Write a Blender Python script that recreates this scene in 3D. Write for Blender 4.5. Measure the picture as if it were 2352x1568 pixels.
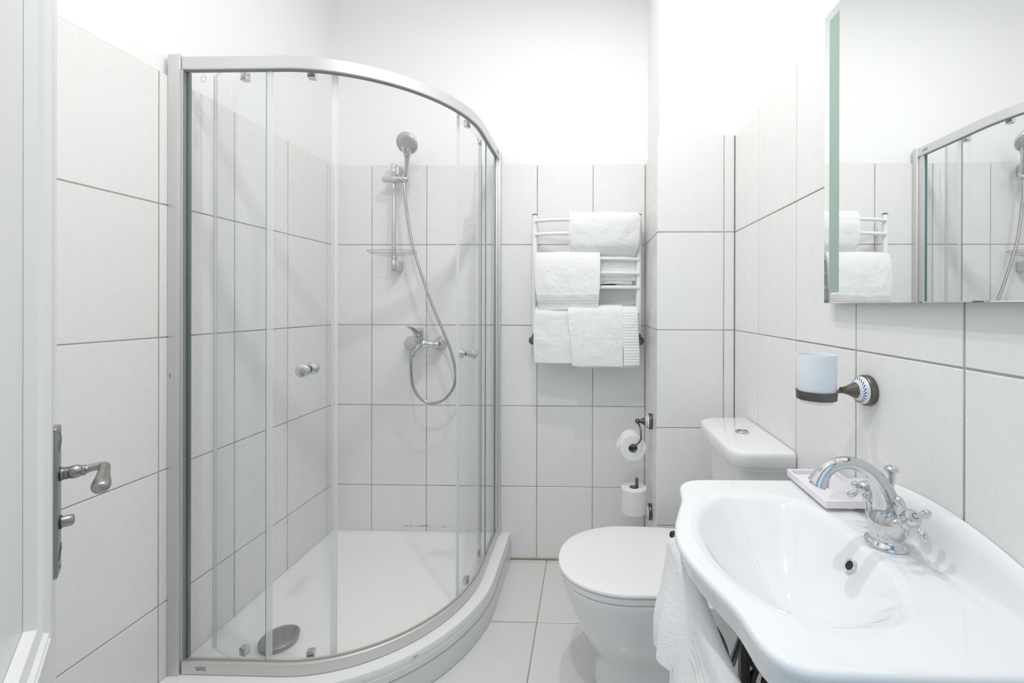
import bpy, bmesh, math, random
from mathutils import Vector, Matrix, noise
random.seed(4)
S = bpy.context.scene
for o in list(bpy.data.objects): bpy.data.objects.remove(o)
PI = math.pi

# ------------------------------------------------------------------ camera
H = 1.27
cam_d = bpy.data.cameras.new('camera'); cam = bpy.data.objects.new('camera', cam_d)
S.collection.objects.link(cam); S.camera = cam
cam_d.sensor_width = 36; cam_d.sensor_fit = 'HORIZONTAL'
cam_d.lens = 990.505 * 36 / 2352
cam_d.shift_x = -(1326.886 - 1176) / 2352
cam_d.shift_y = -(784 - 702.325) / 2352
cam_d.clip_start = 0.02
Mr = [[0.999742, -0.022592, -0.002387], [0.022594, 0.999744, 0.000801], [0.002369, -0.000855, 0.999997]]
cam.matrix_world = Matrix(((Mr[0][0], Mr[0][2], -Mr[0][1], 0), (Mr[1][0], Mr[1][2], -Mr[1][1], 0),
                           (Mr[2][0], Mr[2][2], -Mr[2][1], H), (0, 0, 0, 1)))

# ------------------------------------------------------------------ world, lights, exposure
W = bpy.data.worlds.new('world'); S.world = W; W.use_nodes = True
W.node_tree.nodes['Background'].inputs[0].default_value = (0.58, 0.80, 1.0, 1)
W.node_tree.nodes['Background'].inputs[1].default_value = .55
S.view_settings.view_transform = 'Standard'; S.view_settings.look = 'None'
S.view_settings.gamma = 1; S.view_settings.exposure = -0.12; S.view_settings.use_curve_mapping = False
S.cycles.max_bounces = 16; S.cycles.diffuse_bounces = 10; S.cycles.transparent_max_bounces = 32

def area(name, loc, size, power, rot=(0, 0, 0), color=(1, 1, 1), shape='DISK', sy=None, spread=PI):
    l = bpy.data.lights.new(name, 'AREA'); l.shape = shape; l.size = size
    if sy: l.size_y = sy
    l.energy = power; l.color = color; l.spread = spread
    o = bpy.data.objects.new(name, l); S.collection.objects.link(o); o.location = loc; o.rotation_euler = rot
    return o
CEIL = 2.95
area('ceiling_spot_light', (-0.28, 0.52, CEIL - 0.03), 0.05, 9.4, color=(1, 0.985, 0.97), spread=2.9)
area("ceiling_spot_light", (-0.10, 1.15, CEIL - 0.03), 0.05, 8.6, color=(1, 0.985, 0.97), spread=2.9)
area('ceiling_fill_light', (-0.34, 1.05, CEIL - 0.02), 1.5, 3.2, shape='RECTANGLE', sy=1.7)  # broad soft fill added under the ceiling, not a fixture of the room
area('doorway_fill_light', (0.16, -0.9, 1.6), 0.9, 3.2, rot=(math.radians(80), 0, 0), color=(0.66, 0.84, 1.0), shape='RECTANGLE', sy=1.6)  # cool fill added behind the doorway to tint surfaces facing it blue

# ------------------------------------------------------------------ materials
def mat(name, col=(.8, .8, .8), rough=.5, metal=0, **kw):
    m = bpy.data.materials.new(name); m.use_nodes = True
    b = m.node_tree.nodes['Principled BSDF']
    b.inputs['Base Color'].default_value = (*col, 1); b.inputs['Roughness'].default_value = rough
    b.inputs['Metallic'].default_value = metal
    for k, v in kw.items(): b.inputs[k].default_value = v
    return m
def nodes(m): return m.node_tree.nodes, m.node_tree.links, m.node_tree.nodes['Principled BSDF']
def N(m, t, **kw):
    n = m.node_tree.nodes.new(t)
    for k, v in kw.items():
        if k in n.inputs.keys(): n.inputs[k].default_value = v
        else: setattr(n, k, v)
    return n
def math_node(m, op, a, b=None, clamp=False):
    n = m.node_tree.nodes.new('ShaderNodeMath'); n.operation = op; n.use_clamp = clamp
    for i, v in enumerate((a, b)):
        if v is None: continue
        if isinstance(v, (int, float)): n.inputs[i].default_value = v
        else: m.node_tree.links.new(v, n.inputs[i])
    return n.outputs[0]
def mix_col(m, fac, a, b):
    n = m.node_tree.nodes.new('ShaderNodeMix'); n.data_type = 'RGBA'
    L = m.node_tree.links
    if isinstance(fac, (int, float)): n.inputs[0].default_value = fac
    else: L.new(fac, n.inputs[0])
    for i, v in ((6, a), (7, b)):
        if isinstance(v, tuple): n.inputs[i].default_value = (*v, 1)
        else: L.new(v, n.inputs[i])
    return n.outputs[2]
def bump(m, h, strength=.3, dist=.001):
    nn, L, b = nodes(m)
    n = nn.new('ShaderNodeBump'); n.inputs['Strength'].default_value = strength; n.inputs['Distance'].default_value = dist
    L.new(h, n.inputs['Height']); L.new(n.outputs[0], b.inputs['Normal'])
def noise_tex(m, scale, detail=3, dist=0, coord='pos', rough=.5):
    nn, L, b = nodes(m)
    n = nn.new('ShaderNodeTexNoise'); n.inputs['Scale'].default_value = scale
    n.inputs['Detail'].default_value = detail; n.inputs['Distortion'].default_value = dist
    n.inputs['Roughness'].default_value = rough
    if coord == 'pos': g = nn.new('ShaderNodeNewGeometry'); L.new(g.outputs['Position'], n.inputs['Vector'])
    else: g = nn.new('ShaderNodeTexCoord'); L.new(g.outputs['Object'], n.inputs['Vector'])
    return n.outputs[0]

def tile_material(name, base, light, scale, rough):
    """glazed tile with a faint scrolling damask print in the glaze"""
    m = mat(name, base, rough, **{'Specular IOR Level': .5})
    nn, L, b = nodes(m)
    n1 = noise_tex(m, scale, 1.5, 2.2)
    d = math_node(m, 'ABSOLUTE', math_node(m, 'SUBTRACT', math_node(m, 'FRACT', math_node(m, 'MULTIPLY', n1, 5.0)), .5))
    line = math_node(m, 'SUBTRACT', 1.0, math_node(m, 'MULTIPLY', d, 5.0), True)
    n2 = noise_tex(m, scale * .35, 2, 1.0)
    msk = math_node(m, 'MULTIPLY', math_node(m, 'SUBTRACT', n2, .30), 3.0, True)
    f = math_node(m, 'MULTIPLY', line, msk)
    oi = nn.new('ShaderNodeObjectInfo')
    v = math_node(m, 'ADD', math_node(m, 'MULTIPLY', oi.outputs['Random'], .03), .97)
    c = mix_col(m, f, base, light)
    mul = nn.new('ShaderNodeMix'); mul.data_type = 'RGBA'; mul.blend_type = 'MULTIPLY'; mul.inputs[0].default_value = 1
    L.new(c, mul.inputs[6]); L.new(v, mul.inputs[7]); L.new(mul.outputs[2], b.inputs['Base Color'])
    L.new(math_node(m, 'ADD', math_node(m, 'MULTIPLY', f, .10), rough), b.inputs['Roughness'])
    bump(m, noise_tex(m, 6, 1), .2, .0012)
    return m

M = {}
M['plaster'] = mat('white_wall_paint', (.90, .90, .895), .9); bump(M['plaster'], noise_tex(M['plaster'], 90, 4), .06, .001)
M['tile'] = tile_material('cream_glazed_wall_tile', (.835, .83, .818), (.865, .862, .852), 62, .24)
M['ftile'] = tile_material('grey_glazed_floor_tile', (.745, .742, .73), (.80, .798, .79), 46, .2)
M['grout'] = mat('grey_cement_grout', (.40, .39, .365), .9)
g_ = M['grout']; nn, L, b = nodes(g_)
L.new(mix_col(g_, math_node(g_, 'MULTIPLY', math_node(g_, 'SUBTRACT', noise_tex(g_, 5, 3), .5), 4, True), (.45, .44, .415), (.30, .27, .235)), b.inputs['Base Color'])
M['fgrout'] = mat('brown_grey_floor_grout', (.36, .33, .30), .9)
M['seal'] = mat('silicone_bead', (.34, .27, .21), .6)
M['ceramic'] = mat('white_glazed_ceramic', (.86, .862, .86), .07, **{'Coat Weight': .4, 'Coat Roughness': .03})
M['basin'] = mat('bright_white_basin_glaze', (.80, .812, .825), .06, **{'Coat Weight': .4, 'Coat Roughness': .03})
M['toilet'] = mat('soft_white_toilet_glaze', (.80, .80, .795), .08, **{'Coat Weight': .3, 'Coat Roughness': .03})
M['lid'] = mat('white_duroplast', (.86, .845, .845), .16)
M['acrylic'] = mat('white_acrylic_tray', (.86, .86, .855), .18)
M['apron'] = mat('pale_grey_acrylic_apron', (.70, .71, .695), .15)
M['chrome'] = mat('polished_chrome', (.66, .66, .67), .04, 1)
M['drainchrome'] = mat('dull_chrome_drain', (.40, .40, .40), .12, 1)
M['satin'] = mat('satin_shower_spray_face', (.52, .52, .51), .35, .6)
M['alu'] = mat('brushed_matt_aluminium', (.70, .70, .695), .38, .7)
m = M['alu']; nn, L, b = nodes(m)
mp = N(m, 'ShaderNodeMapping'); tc = N(m, 'ShaderNodeNewGeometry'); L.new(tc.outputs['Position'], mp.inputs[0]); mp.inputs['Scale'].default_value = (900, 900, 900)
nz = N(m, 'ShaderNodeTexNoise', Scale=1.0); L.new(mp.outputs[0], nz.inputs['Vector'])
L.new(math_node(m, 'ADD', math_node(m, 'MULTIPLY', nz.outputs[0], .12), .32), b.inputs['Roughness'])
M['alu_dark'] = mat('grey_rubber_gasket', (.24, .26, .26), .5)
M['steel'] = mat('brushed_steel_door_furniture', (.36, .355, .345), .32, 1)
M['steel_dark'] = mat('dark_gap', (.03, .03, .04), .5)
M['bronze'] = mat('dark_antique_bronze', (.16, .135, .115), .34, .9)
nn, L, b = nodes(M['bronze'])
L.new(mix_col(M['bronze'], noise_tex(M['bronze'], 60, 4), (.11, .09, .075), (.23, .205, .18)), b.inputs['Base Color'])
M['iron'] = mat('black_painted_iron', (.022, .016, .016), .22, .2)
M['enamel'] = mat('white_radiator_enamel', (.87, .87, .87), .2)
M['door'] = mat('white_door_lacquer', (.80, .81, .81), .28)
M['navy'] = mat('navy_fabric', (.01, .012, .06), .8)
M['tray'] = mat('pale_lilac_ceramic', (.85, .82, .865), .2)
M['cup'] = mat('pale_blue_white_porcelain', (.80, .83, .875), .1)
M['paper'] = mat('white_tissue_paper', (.87, .87, .87), .95); bump(M['paper'], noise_tex(M['paper'], 140, 3, 1.5), .5, .0015)
M['core'] = mat('grey_cardboard', (.40, .39, .38), .9)
M['hose'] = mat('brushed_metal_hose', (.50, .49, .49), .22, 1)
m = M['hose']; nn, L, b = nodes(m)
M['ink'] = mat('dark_grey_print', (.10, .10, .10), .6)
M['frost'] = mat('faint_glass_etching', (.62, .62, .62), .7)
M['blue_ink'] = mat('cobalt_blue_print', (.02, .05, .30), .3)
M['pale_blue_ink'] = mat('pale_blue_print', (.50, .68, .86), .3)
M['dirt'] = mat('dark_mould_speck', (.10, .09, .08), .9)
M['black_hole'] = mat('black_overflow_hole', (.012, .014, .03), .4)
M['bolt'] = mat('grey_valve_metal', (.22, .22, .22), .3, .9)

def towel_material(name, col, cell=420):
    m = mat(name, col, .95, **{'Sheen Weight': .3, 'Sheen Roughness': .6})
    a = noise_tex(m, cell, 3, .5); c = noise_tex(m, 120, 4, .3)
    bump(m, math_node(m, 'ADD', a, math_node(m, 'MULTIPLY', c, .8)), .7, .0028)
    return m
M['towel'] = towel_material('white_terry_cotton', (.90, .90, .90))
M['towel_flat'] = mat('white_flat_woven_band', (.86, .86, .86), .9)
M['towel_blue'] = towel_material('white_terry_cotton_cool', (.90, .90, .91))

def glass_material(name, tint, refl=1.0):
    m = bpy.data.materials.new(name); m.use_nodes = True
    nt = m.node_tree; nt.nodes.clear(); L = nt.links
    out = nt.nodes.new('ShaderNodeOutputMaterial'); tr = nt.nodes.new('ShaderNodeBsdfTransparent')
    tr.inputs[0].default_value = (*tint, 1)
    gl = nt.nodes.new('ShaderNodeBsdfGlossy'); gl.inputs['Roughness'].default_value = 0.0
    fr = nt.nodes.new('ShaderNodeFresnel'); fr.inputs[0].default_value = 1.5
    ge = nt.nodes.new('ShaderNodeNewGeometry')
    inv = nt.nodes.new('ShaderNodeMath'); inv.operation = 'SUBTRACT'; inv.inputs[0].default_value = 1; L.new(ge.outputs['Backfacing'], inv.inputs[1])
    mu = nt.nodes.new('ShaderNodeMath'); mu.operation = 'MULTIPLY'; L.new(fr.outputs[0], mu.inputs[0]); L.new(inv.outputs[0], mu.inputs[1])
    m2 = nt.nodes.new('ShaderNodeMath'); m2.operation = 'MULTIPLY'; L.new(mu.outputs[0], m2.inputs[0]); m2.inputs[1].default_value = refl
    mx = nt.nodes.new('ShaderNodeMixShader'); L.new(m2.outputs[0], mx.inputs[0]); L.new(tr.outputs[0], mx.inputs[1]); L.new(gl.outputs[0], mx.inputs[2])
    L.new(mx.outputs[0], out.inputs[0])
    return m
def semi(name, col, alpha, rough=.3):
    m = bpy.data.materials.new(name); m.use_nodes = True
    b = m.node_tree.nodes['Principled BSDF']; b.inputs['Base Color'].default_value = (*col, 1)
    b.inputs['Roughness'].default_value = rough; b.inputs['Alpha'].default_value = alpha
    return m
M['glass'] = glass_material('clear_shower_glass', (.982, .987, .986), .9)
M['clear'] = glass_material('clear_plastic', (.97, .965, .97), 1.2)
M['glass_edge'] = semi('teal_glass_edge', (.08, .20, .23), .8, .2)
M['glass_edge_pale'] = semi('pale_glass_edge', (.55, .56, .56), .45, .2)
M['strip'] = semi('translucent_door_seal', (.86, .87, .88), .45, .4)
M['clear_edge'] = semi('pinkish_clear_plastic_edge', (.45, .36, .38), .75)
M['silver'] = mat('silvered_mirror', (.93, .945, .94), .0, 1)
M['mirror_edge'] = mat('polished_mirror_edge', (.50, .58, .58), .3, .5)
M['frosted_green'] = mat('etched_green_glass_strip', (.36, .49, .42), .3, 0)
nn, L, b = nodes(M['frosted_green'])
b.inputs['Metallic'].default_value = .35

# ------------------------------------------------------------------ geometry helpers
def link(name, me, mats=None, parent=None, smooth=False, loc=None):
    o = bpy.data.objects.new(name, me); S.collection.objects.link(o)
    if mats is not None and not me.materials:
        for mm in (mats if isinstance(mats, (list, tuple)) else [mats]): me.materials.append(mm)
    if smooth:
        me.polygons.foreach_set('use_smooth', [True] * len(me.polygons))
        try: me.set_sharp_from_angle(angle=math.radians(smooth if smooth is not True else 40))
        except Exception: pass
    if loc: o.location = loc
    if parent: o.parent = parent
    return o
def finish(bm, name, mats, parent=None, smooth=False):
    bmesh.ops.recalc_face_normals(bm, faces=bm.faces)
    me = bpy.data.meshes.new(name); bm.to_mesh(me); bm.free()
    return link(name, me, mats, parent, smooth)
def local(o, root):
    """geometry is written in world coordinates: shift it so the object sits under its root"""
    return o
def empty(name, loc=(0, 0, 0), rot=(0, 0, 0)):
    o = bpy.data.objects.new(name, None); S.collection.objects.link(o); o.location = loc; o.rotation_euler = rot
    o.empty_display_size = .05
    return o
def tag(o, label, cat, group=None):
    o['label'] = label; o['category'] = cat
    if group: o['group'] = group
    return o
def struct(o): o['kind'] = 'structure'; return o
def adopt(root, *parts):
    """parent world-space parts to a root that stands at its own base point"""
    for p in parts:
        p.parent = root
        p.matrix_parent_inverse = Matrix.LocRotScale(root.location, root.rotation_euler, None).inverted()
    return root
def box_bm(bm, x0, x1, y0, y1, z0, z1, bev=0, seg=2):
    r = bmesh.ops.create_cube(bm, size=1)
    vs = r['verts']
    for v in vs: v.co = Vector(((x0 + x1) / 2 + v.co.x * (x1 - x0), (y0 + y1) / 2 + v.co.y * (y1 - y0), (z0 + z1) / 2 + v.co.z * (z1 - z0)))
    if bev:
        es = list({e for v in vs for e in v.link_edges})
        bmesh.ops.bevel(bm, geom=es, offset=bev, segments=seg, affect='EDGES', profile=.6)
def box(name, x0, x1, y0, y1, z0, z1, m, parent=None, bev=0, seg=2):
    bm = bmesh.new(); box_bm(bm, x0, x1, y0, y1, z0, z1, bev, seg)
    return finish(bm, name, m, parent, smooth=bool(bev))
def frame_for(t):
    t = t.normalized(); u = Vector((0, 0, 1)) if abs(t.z) < .9 else Vector((1, 0, 0))
    a = t.cross(u).normalized(); return a, t.cross(a).normalized()
def catmull(P, n=8):
    P = [Vector(p) for p in P]; out = []
    for i in range(len(P) - 1):
        p0 = P[max(i - 1, 0)]; p1 = P[i]; p2 = P[i + 1]; p3 = P[min(i + 2, len(P) - 1)]
        for k in range(n):
            t = k / n
            out.append(.5 * ((2 * p1) + (p2 - p0) * t + (2 * p0 - 5 * p1 + 4 * p2 - p3) * t * t + (3 * p1 - p0 - 3 * p2 + p3) * t ** 3))
    out.append(P[-1]); return out
def tube_bm(bm, P, R, seg=12, cap=True, flat=(1, 1)):
    P = [Vector(p[:3]) for p in P]
    if isinstance(R, (int, float)): R = [R] * len(P)
    a = None; rings = []
    for i, p in enumerate(P):
        t = (P[min(i + 1, len(P) - 1)] - P[max(i - 1, 0)]).normalized()
        if a is None: a, b = frame_for(t)
        else:
            a = (a - t * a.dot(t)).normalized(); b = t.cross(a).normalized()
        rings.append([bm.verts.new(p + (a * math.cos(k * 2 * PI / seg) * flat[0] + b * math.sin(k * 2 * PI / seg) * flat[1]) * R[i]) for k in range(seg)])
    for i in range(len(rings) - 1):
        for k in range(seg):
            bm.faces.new((rings[i][k], rings[i][(k + 1) % seg], rings[i + 1][(k + 1) % seg], rings[i + 1][k]))
    if cap:
        bm.faces.new(rings[0][::-1]); bm.faces.new(rings[-1])
def spline_tube(bm, pts, n=8, seg=12, cap=True, flat=(1, 1)):
    """pts: (x,y,z,r)"""
    V = catmull([p[:3] for p in pts], n); R = catmull([(p[3], 0, 0) for p in pts], n)
    tube_bm(bm, V, [max(r.x, 1e-4) for r in R], seg, cap, flat)
def lathe_bm(bm, prof, origin, axis=(0, 0, 1), seg=32, cap0=True, cap1=True):
    """prof: (radius, height along axis)"""
    o = Vector(origin); ax = Vector(axis).normalized(); a, b = frame_for(ax); rings = []
    for r, h in prof:
        if r < 1e-6: rings.append([bm.verts.new(o + ax * h)])
        else: rings.append([bm.verts.new(o + ax * h + (a * math.cos(k * 2 * PI / seg) + b * math.sin(k * 2 * PI / seg)) * r) for k in range(seg)])
    for i in range(len(rings) - 1):
        A, B = rings[i], rings[i + 1]
        for k in range(seg):
            k2 = (k + 1) % seg
            if len(A) == 1 and len(B) == 1: continue
            if len(A) == 1: bm.faces.new((A[0], B[k2], B[k]))
            elif len(B) == 1: bm.faces.new((A[k], A[k2], B[0]))
            else: bm.faces.new((A[k], A[k2], B[k2], B[k]))
    if cap0 and len(rings[0]) > 1: bm.faces.new(rings[0][::-1])
    if cap1 and len(rings[-1]) > 1: bm.faces.new(rings[-1])
def lathe(name, prof, origin, axis, m, parent=None, seg=32, cap0=True, cap1=True, smooth=40):
    bm = bmesh.new(); lathe_bm(bm, prof, origin, axis, seg, cap0, cap1); return finish(bm, name, m, parent, smooth)
def tube(name, P, R, m, parent=None, seg=12):
    bm = bmesh.new(); tube_bm(bm, P, R, seg); return finish(bm, name, m, parent, 50)
def stube(name, pts, m, parent=None, n=8, seg=12, flat=(1, 1)):
    bm = bmesh.new(); spline_tube(bm, pts, n, seg, True, flat); return finish(bm, name, m, parent, 50)
def loft_bm(bm, rings, cap0=True, cap1=True, closed=True):
    vr = [[bm.verts.new(p) for p in r] for r in rings]; n = len(vr[0])
    for i in range(len(vr) - 1):
        for k in range(n if closed else n - 1):
            bm.faces.new((vr[i][k], vr[i][(k + 1) % n], vr[i + 1][(k + 1) % n], vr[i + 1][k]))
    if cap0: bm.faces.new(vr[0][::-1])
    if cap1: bm.faces.new(vr[-1])
    return vr
def smoothstep(a, b, x):
    t = max(0, min(1, (x - a) / (b - a))); return t * t * (3 - 2 * t)

# ------------------------------------------------------------------ room numbers
XL, XR, YB = -1.285, 0.604, 2.150
XN, YN = 0.287, 1.784                 # boxed-in pipe casing in the back right corner
TH = .012                             # tiles stand this far proud of the plaster
ZT = [1.972, 1.5734, 1.1704, .7674, .3644, 0.004]
PH = .2785
G = .0042
tile_cache = {}
def tile_mesh(w, h, m):
    key = (round(w, 4), round(h, 4), m.name)
    if key in tile_cache: return tile_cache[key]
    me = bpy.data.meshes.new('tile'); x, y, e, t = w / 2, h / 2, .0011, .010
    V = [(-x, -y, -t), (x, -y, -t), (x, y, -t), (-x, y, -t), (-x, -y, -.0009), (x, -y, -.0009), (x, y, -.0009), (-x, y, -.0009),
         (-x + e, -y + e, 0), (x - e, -y + e, 0), (x - e, y - e, 0), (-x + e, y - e, 0)]
    F = [(3, 2, 1, 0), (8, 9, 10, 11)]
    for i in range(4):
        j = (i + 1) % 4; F.append((i, j, j + 4, i + 4)); F.append((i + 4, j + 4, j + 8, i + 8))
    me.from_pydata(V, [], F); me.materials.append(m); tile_cache[key] = me; return me
def tile_panel(parent, org, U, Vv, Nn, us, vs, m, gu0=.5, gu1=.5):
    """tiles on plane org + u*U + v*V, facing N, between sorted cuts"""
    R = Matrix((U, Vv, Nn)).transposed().to_4x4()
    for i in range(len(us) - 1):
        for j in range(len(vs) - 1):
            u0, u1, v0, v1 = us[i], us[i + 1], vs[j], vs[j + 1]
            w, h = u1 - u0 - G, v1 - v0 - G
            if w < .006 or h < .006: continue
            o = bpy.data.objects.new('tile', tile_mesh(w, h, m)); S.collection.objects.link(o)
            jit = Vector((random.uniform(-.0003, .0003), random.uniform(-.0003, .0003), random.uniform(-.0004, .0002)))
            p = org + U * ((u0 + u1) / 2 + jit.x) + Vv * ((v0 + v1) / 2 + jit.y) + Nn * jit.z
            o.parent = parent
            o.matrix_local = Matrix.Translation(p) @ R @ Matrix.Rotation(random.uniform(-.0006, .0006), 4, 'Z')
X, Y, Z = Vector((1, 0, 0)), Vector((0, 1, 0)), Vector((0, 0, 1))
zs = sorted(ZT)
def cuts(lo, hi, first, pitch=PH):
    out = [lo]; k = math.ceil((lo - first) / pitch)
    while first + k * pitch < hi - .004:
        if first + k * pitch > lo + .004: out.append(first + k * pitch)
        k += 1
    return out + [hi]

# floor
floor = struct(box('floor', XL - .02, XR + .02, -.10, YB + .02, -.08, -.0015, M['fgrout']))
tile_panel(floor, Vector((0, 0, 0)), X, Y, Z, cuts(XL, XR, -.200, .403), cuts(-.08, YB, 1.725, .403), M['ftile'])
hall = struct(box('floor_hallway', -1.6, 1.6, -1.6, -.10, -.08, 0, M['ftile']))
# ceiling
ceil = struct(box('ceiling', XL - .15, XR + .15, -.10, YB + .15, CEIL, CEIL + .1, M['plaster']))
# back wall
wb = struct(box('wall_back', XL - .15, XR + .15, YB + TH, YB + .15, -.05, CEIL, M['plaster']))
box('grout', XL, XR, YB + .002, YB + TH + .001, 0, ZT[0] - .001, M['grout'], wb)
tile_panel(wb, Vector((0, YB, 0)), X, Z, -Y, cuts(XL + .001, XN - .001, -1.087), zs, M['tile'])
# left wall
wl = struct(box('wall_left', XL - .15, XL - TH, -.08, YB + TH, -.05, CEIL, M['plaster']))
box('grout', XL - TH - .001, XL - .002, .06, YB + .002, 0, ZT[0] - .001, M['grout'], wl)
tile_panel(wl, Vector((XL, 0, 0)), Y, Z, X, cuts(.07, YB - .001, 1.8223), zs, M['tile'])
# right wall
wr = struct(box('wall_right', XR + TH, XR + .15, -.08, YB + TH, -.05, CEIL, M['plaster']))
box('grout', XR + .002, XR + TH + .001, .06, YB + .002, 0, ZT[0] - .001, M['grout'], wr)
tile_panel(wr, Vector((XR, 0, 0)), Y, Z, -X, cuts(.07, YN - .001, 1.5416), zs, M['tile'])
# boxed-in pipes in the corner
bx = struct(box('wall_pipe_casing', XN + TH, XR + TH, YN + TH, YB + TH, -.02, CEIL, M['plaster']))
box('grout', XN + .002, XR, YN + .002, YN + TH + .002, 0, ZT[0] - .001, M['grout'], bx)
box('grout', XN + .002, XN + TH + .001, YN + .003, YB, 0, ZT[0] - .001, M['grout'], bx)
tile_panel(bx, Vector((0, YN, 0)), X, Z, -Y, [XN - .0005, .560, XR - .001], zs, M['tile'])
tile_panel(bx, Vector((XN, 0, 0)), Y, Z, -X, [YN + .001, 2.0625, YB - .001], zs, M['tile'])
# brown silicone along the back foot and in the shower corner
tr1 = struct(tube('trim_1', [(-.384, YB - .002, .004), (XN, YB - .002, .004)], .0045, M['seal'], seg=8))
tr2 = struct(tube('trim_2', [(XL + .002, YB - .002, .134), (XL + .002, YB - .002, 1.17), (XL + .001, YB - .001, 1.97)], [.0042, .003, .0022], M['seal'], seg=8))
# front wall with doorway (behind the camera)
wf = struct(box('wall_front', XL - .15, -.245, -.08, .06, -.05, CEIL, M['plaster']))
box('lintel', -.245, XR + .15, -.08, .06, 2.08, CEIL, M['plaster'], wf)
tr3 = struct(box('trim_3', -.30, -.235, .055, .075, 0, 2.14, M['door'], bev=.004))

# ------------------------------------------------------------------ open door on the left
door = empty('door_1', (-.2193, .0687, 0), (0, 0, 2.372425)); struct(door)
DW = .82
def in_door(o): o.parent = door; return o
in_door(box('door_leaf', 0, DW, .0095, .042, .008, 2.04, M['door'], bev=.002))
def frame_sweep(bm, rect, prof):
    """prof: (inset, y) from the outer edge inwards; mitred rectangle"""
    x0, x1, z0, z1 = rect
    rings = []
    for d, y in prof: rings.append([(x0 + d, y, z0 + d), (x1 - d, y, z0 + d), (x1 - d, y, z1 - d), (x0 + d, y, z1 - d)])
    loft_bm(bm, rings, False, False)
# stiles and rails around the two panels
for nm, a in (('stile', (DW - .115, DW, .008, 2.04)), ('stile', (0, .115, .008, 2.04)), ('rail', (.115, DW - .115, .008, .25)),
              ('rail', (.115, DW - .115, .64, .812)), ('rail', (.115, DW - .115, 1.92, 2.04))):
    in_door(box(nm, a[0], a[1], 0, .0096, a[2], a[3], M['door']))
prof = [(-.001, 0), (.001, -.0075), (.006, -.0092), (.017, -.0088), (.020, -.0055), (.024, -.0052), (.028, -.0085), (.032, -.009), (.036, -.0045), (.049, -.001), (.052, .0035), (.055, .0093)]
for r in ((.115, DW - .115, .812, 1.92), (.115, DW - .115, .25, .64)):
    bm = bmesh.new(); frame_sweep(bm, r, prof); in_door(finish(bm, 'moulding', M['door'], None, 25))
# handle set
hp = in_door(box('handle_plate', DW - .068, DW - .032, -.008, 0, .878, 1.093, M['steel'], bev=.003, seg=3))
hx = DW - .050
for z in (1.062, 1.066, 1.070, .904, .908, .912):
    bm = bmesh.new()
    tube_bm(bm, [(hx - .010, -.0082, z - .004), (hx + .014, -.0082, z + .006)], .0006, 6)
    o = finish(bm, 'engraved_line', M['ink'], hp)
for z in (1.083, .889):
    o = lathe('screw', [(.0036, 0), (.0036, .0006), (.002, .0012)], (hx, -.0078, z), (0, -1, 0), M['bolt'], hp, 16)
HZ = 1.023
hd = in_door(lathe('handle_neck', [(.0095, -.001), (.0095, .0025), (.0082, .003), (.0090, .005), (.0092, .0065), (.0076, .0072), (.0090, .009), (.0098, .013), (.0096, .016), (.0078, .0195),
                                    (.0074, .0200), (.0080, .0210), (.0080, .0235), (.0066, .0242), (.0060, .026)], (hx, -.009, HZ), (0, -1, 0), M['steel'], None, 28))
in_door(lathe('handle_gasket', [(.0085, 0), (.0100, .0004), (.0100, .0018), (.0085, .002)], (hx, -.0078, HZ), (0, -1, 0), M['steel_dark'], None, 28))
bm = bmesh.new()
spline_tube(bm, [(hx, -.033, HZ, .0058), (hx, -.040, HZ + .0015, .0056), (hx - .001, -.047, HZ + .002, .0058), (hx - .004, -.0515, HZ + .0015, .0063), (hx - .012, -.0525, HZ + .000, .0064),
                 (hx - .030, -.0525, HZ - .003, .0070), (hx - .050, -.0525, HZ - .005, .0084), (hx - .064, -.0525, HZ - .007, .0097), (hx - .074, -.0525, HZ - .0085, .0098), (hx - .081, -.0525, HZ - .0095, .0075), (hx - .084, -.0525, HZ - .010, .0025)], 6, 20)
in_door(finish(bm, 'handle_lever', M['steel'], None, 50))
in_door(lathe('lock_gasket', [(.0098, 0), (.0098, .0022)], (hx, -.0078, .953), (0, -1, 0), M['steel_dark'], None, 28))
in_door(lathe('thumb_turn', [(.0083, 0), (.0083, .0095), (.0072, .0115), (.004, .0125), (.0, .0128)], (hx, -.0098, .953), (0, -1, 0), M['steel'], None, 28))

# ------------------------------------------------------------------ shower tray
TC = (-.935, 1.802); TR = .55; TZ = .134
def tray_ring(d, z, dw=None, n=28):
    """closed ring: back-left corner, back wall, arc, front, left wall"""
    dw = d if dw is None else dw
    pts = []
    bxr, fy = TC[0] + TR - d, TC[1] - TR + d
    lx, by = XL + .001 + dw, YB - .001 - dw
    for k in range(8): pts.append((lx + (bxr - lx) * k / 8, by, z))
    for k in range(5): pts.append((bxr, by + (TC[1] - by) * k / 5, z))
    for k in range(n): a = -k / n * PI / 2; pts.append((TC[0] + (TR - d) * math.cos(a), TC[1] + (TR - d) * math.sin(a), z))
    for k in range(5): pts.append((TC[0] + (lx - TC[0]) * k / 5, fy, z))
    for k in range(8): pts.append((lx, fy + (by - fy) * k / 8, z))
    return pts
st = empty('shower_tray', (XL + .45, YB - .45, 0)); tag(st, 'white quadrant shower tray with curved front in the left corner', 'shower tray')
bm = bmesh.new()
DR = Vector((-1.052, 1.452, 0))
def basin_z(p, zc): return zc
rings = [tray_ring(.004, .10, 0), tray_ring(.0, .112, 0), tray_ring(0, TZ - .005, 0), tray_ring(.0015, TZ - .0015, 0.0), tray_ring(.005, TZ, .0015),
         tray_ring(.060, TZ, .012), tray_ring(.085, TZ, .030), tray_ring(.094, TZ - .0025, .040), tray_ring(.112, TZ - .013, .055), tray_ring(.130, TZ - .017, .075), tray_ring(.20, TZ - .020, .14), tray_ring(.30, TZ - .023, .24), tray_ring(.40, TZ - .024, .33)]
vr = loft_bm(bm, rings, True, True)
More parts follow.
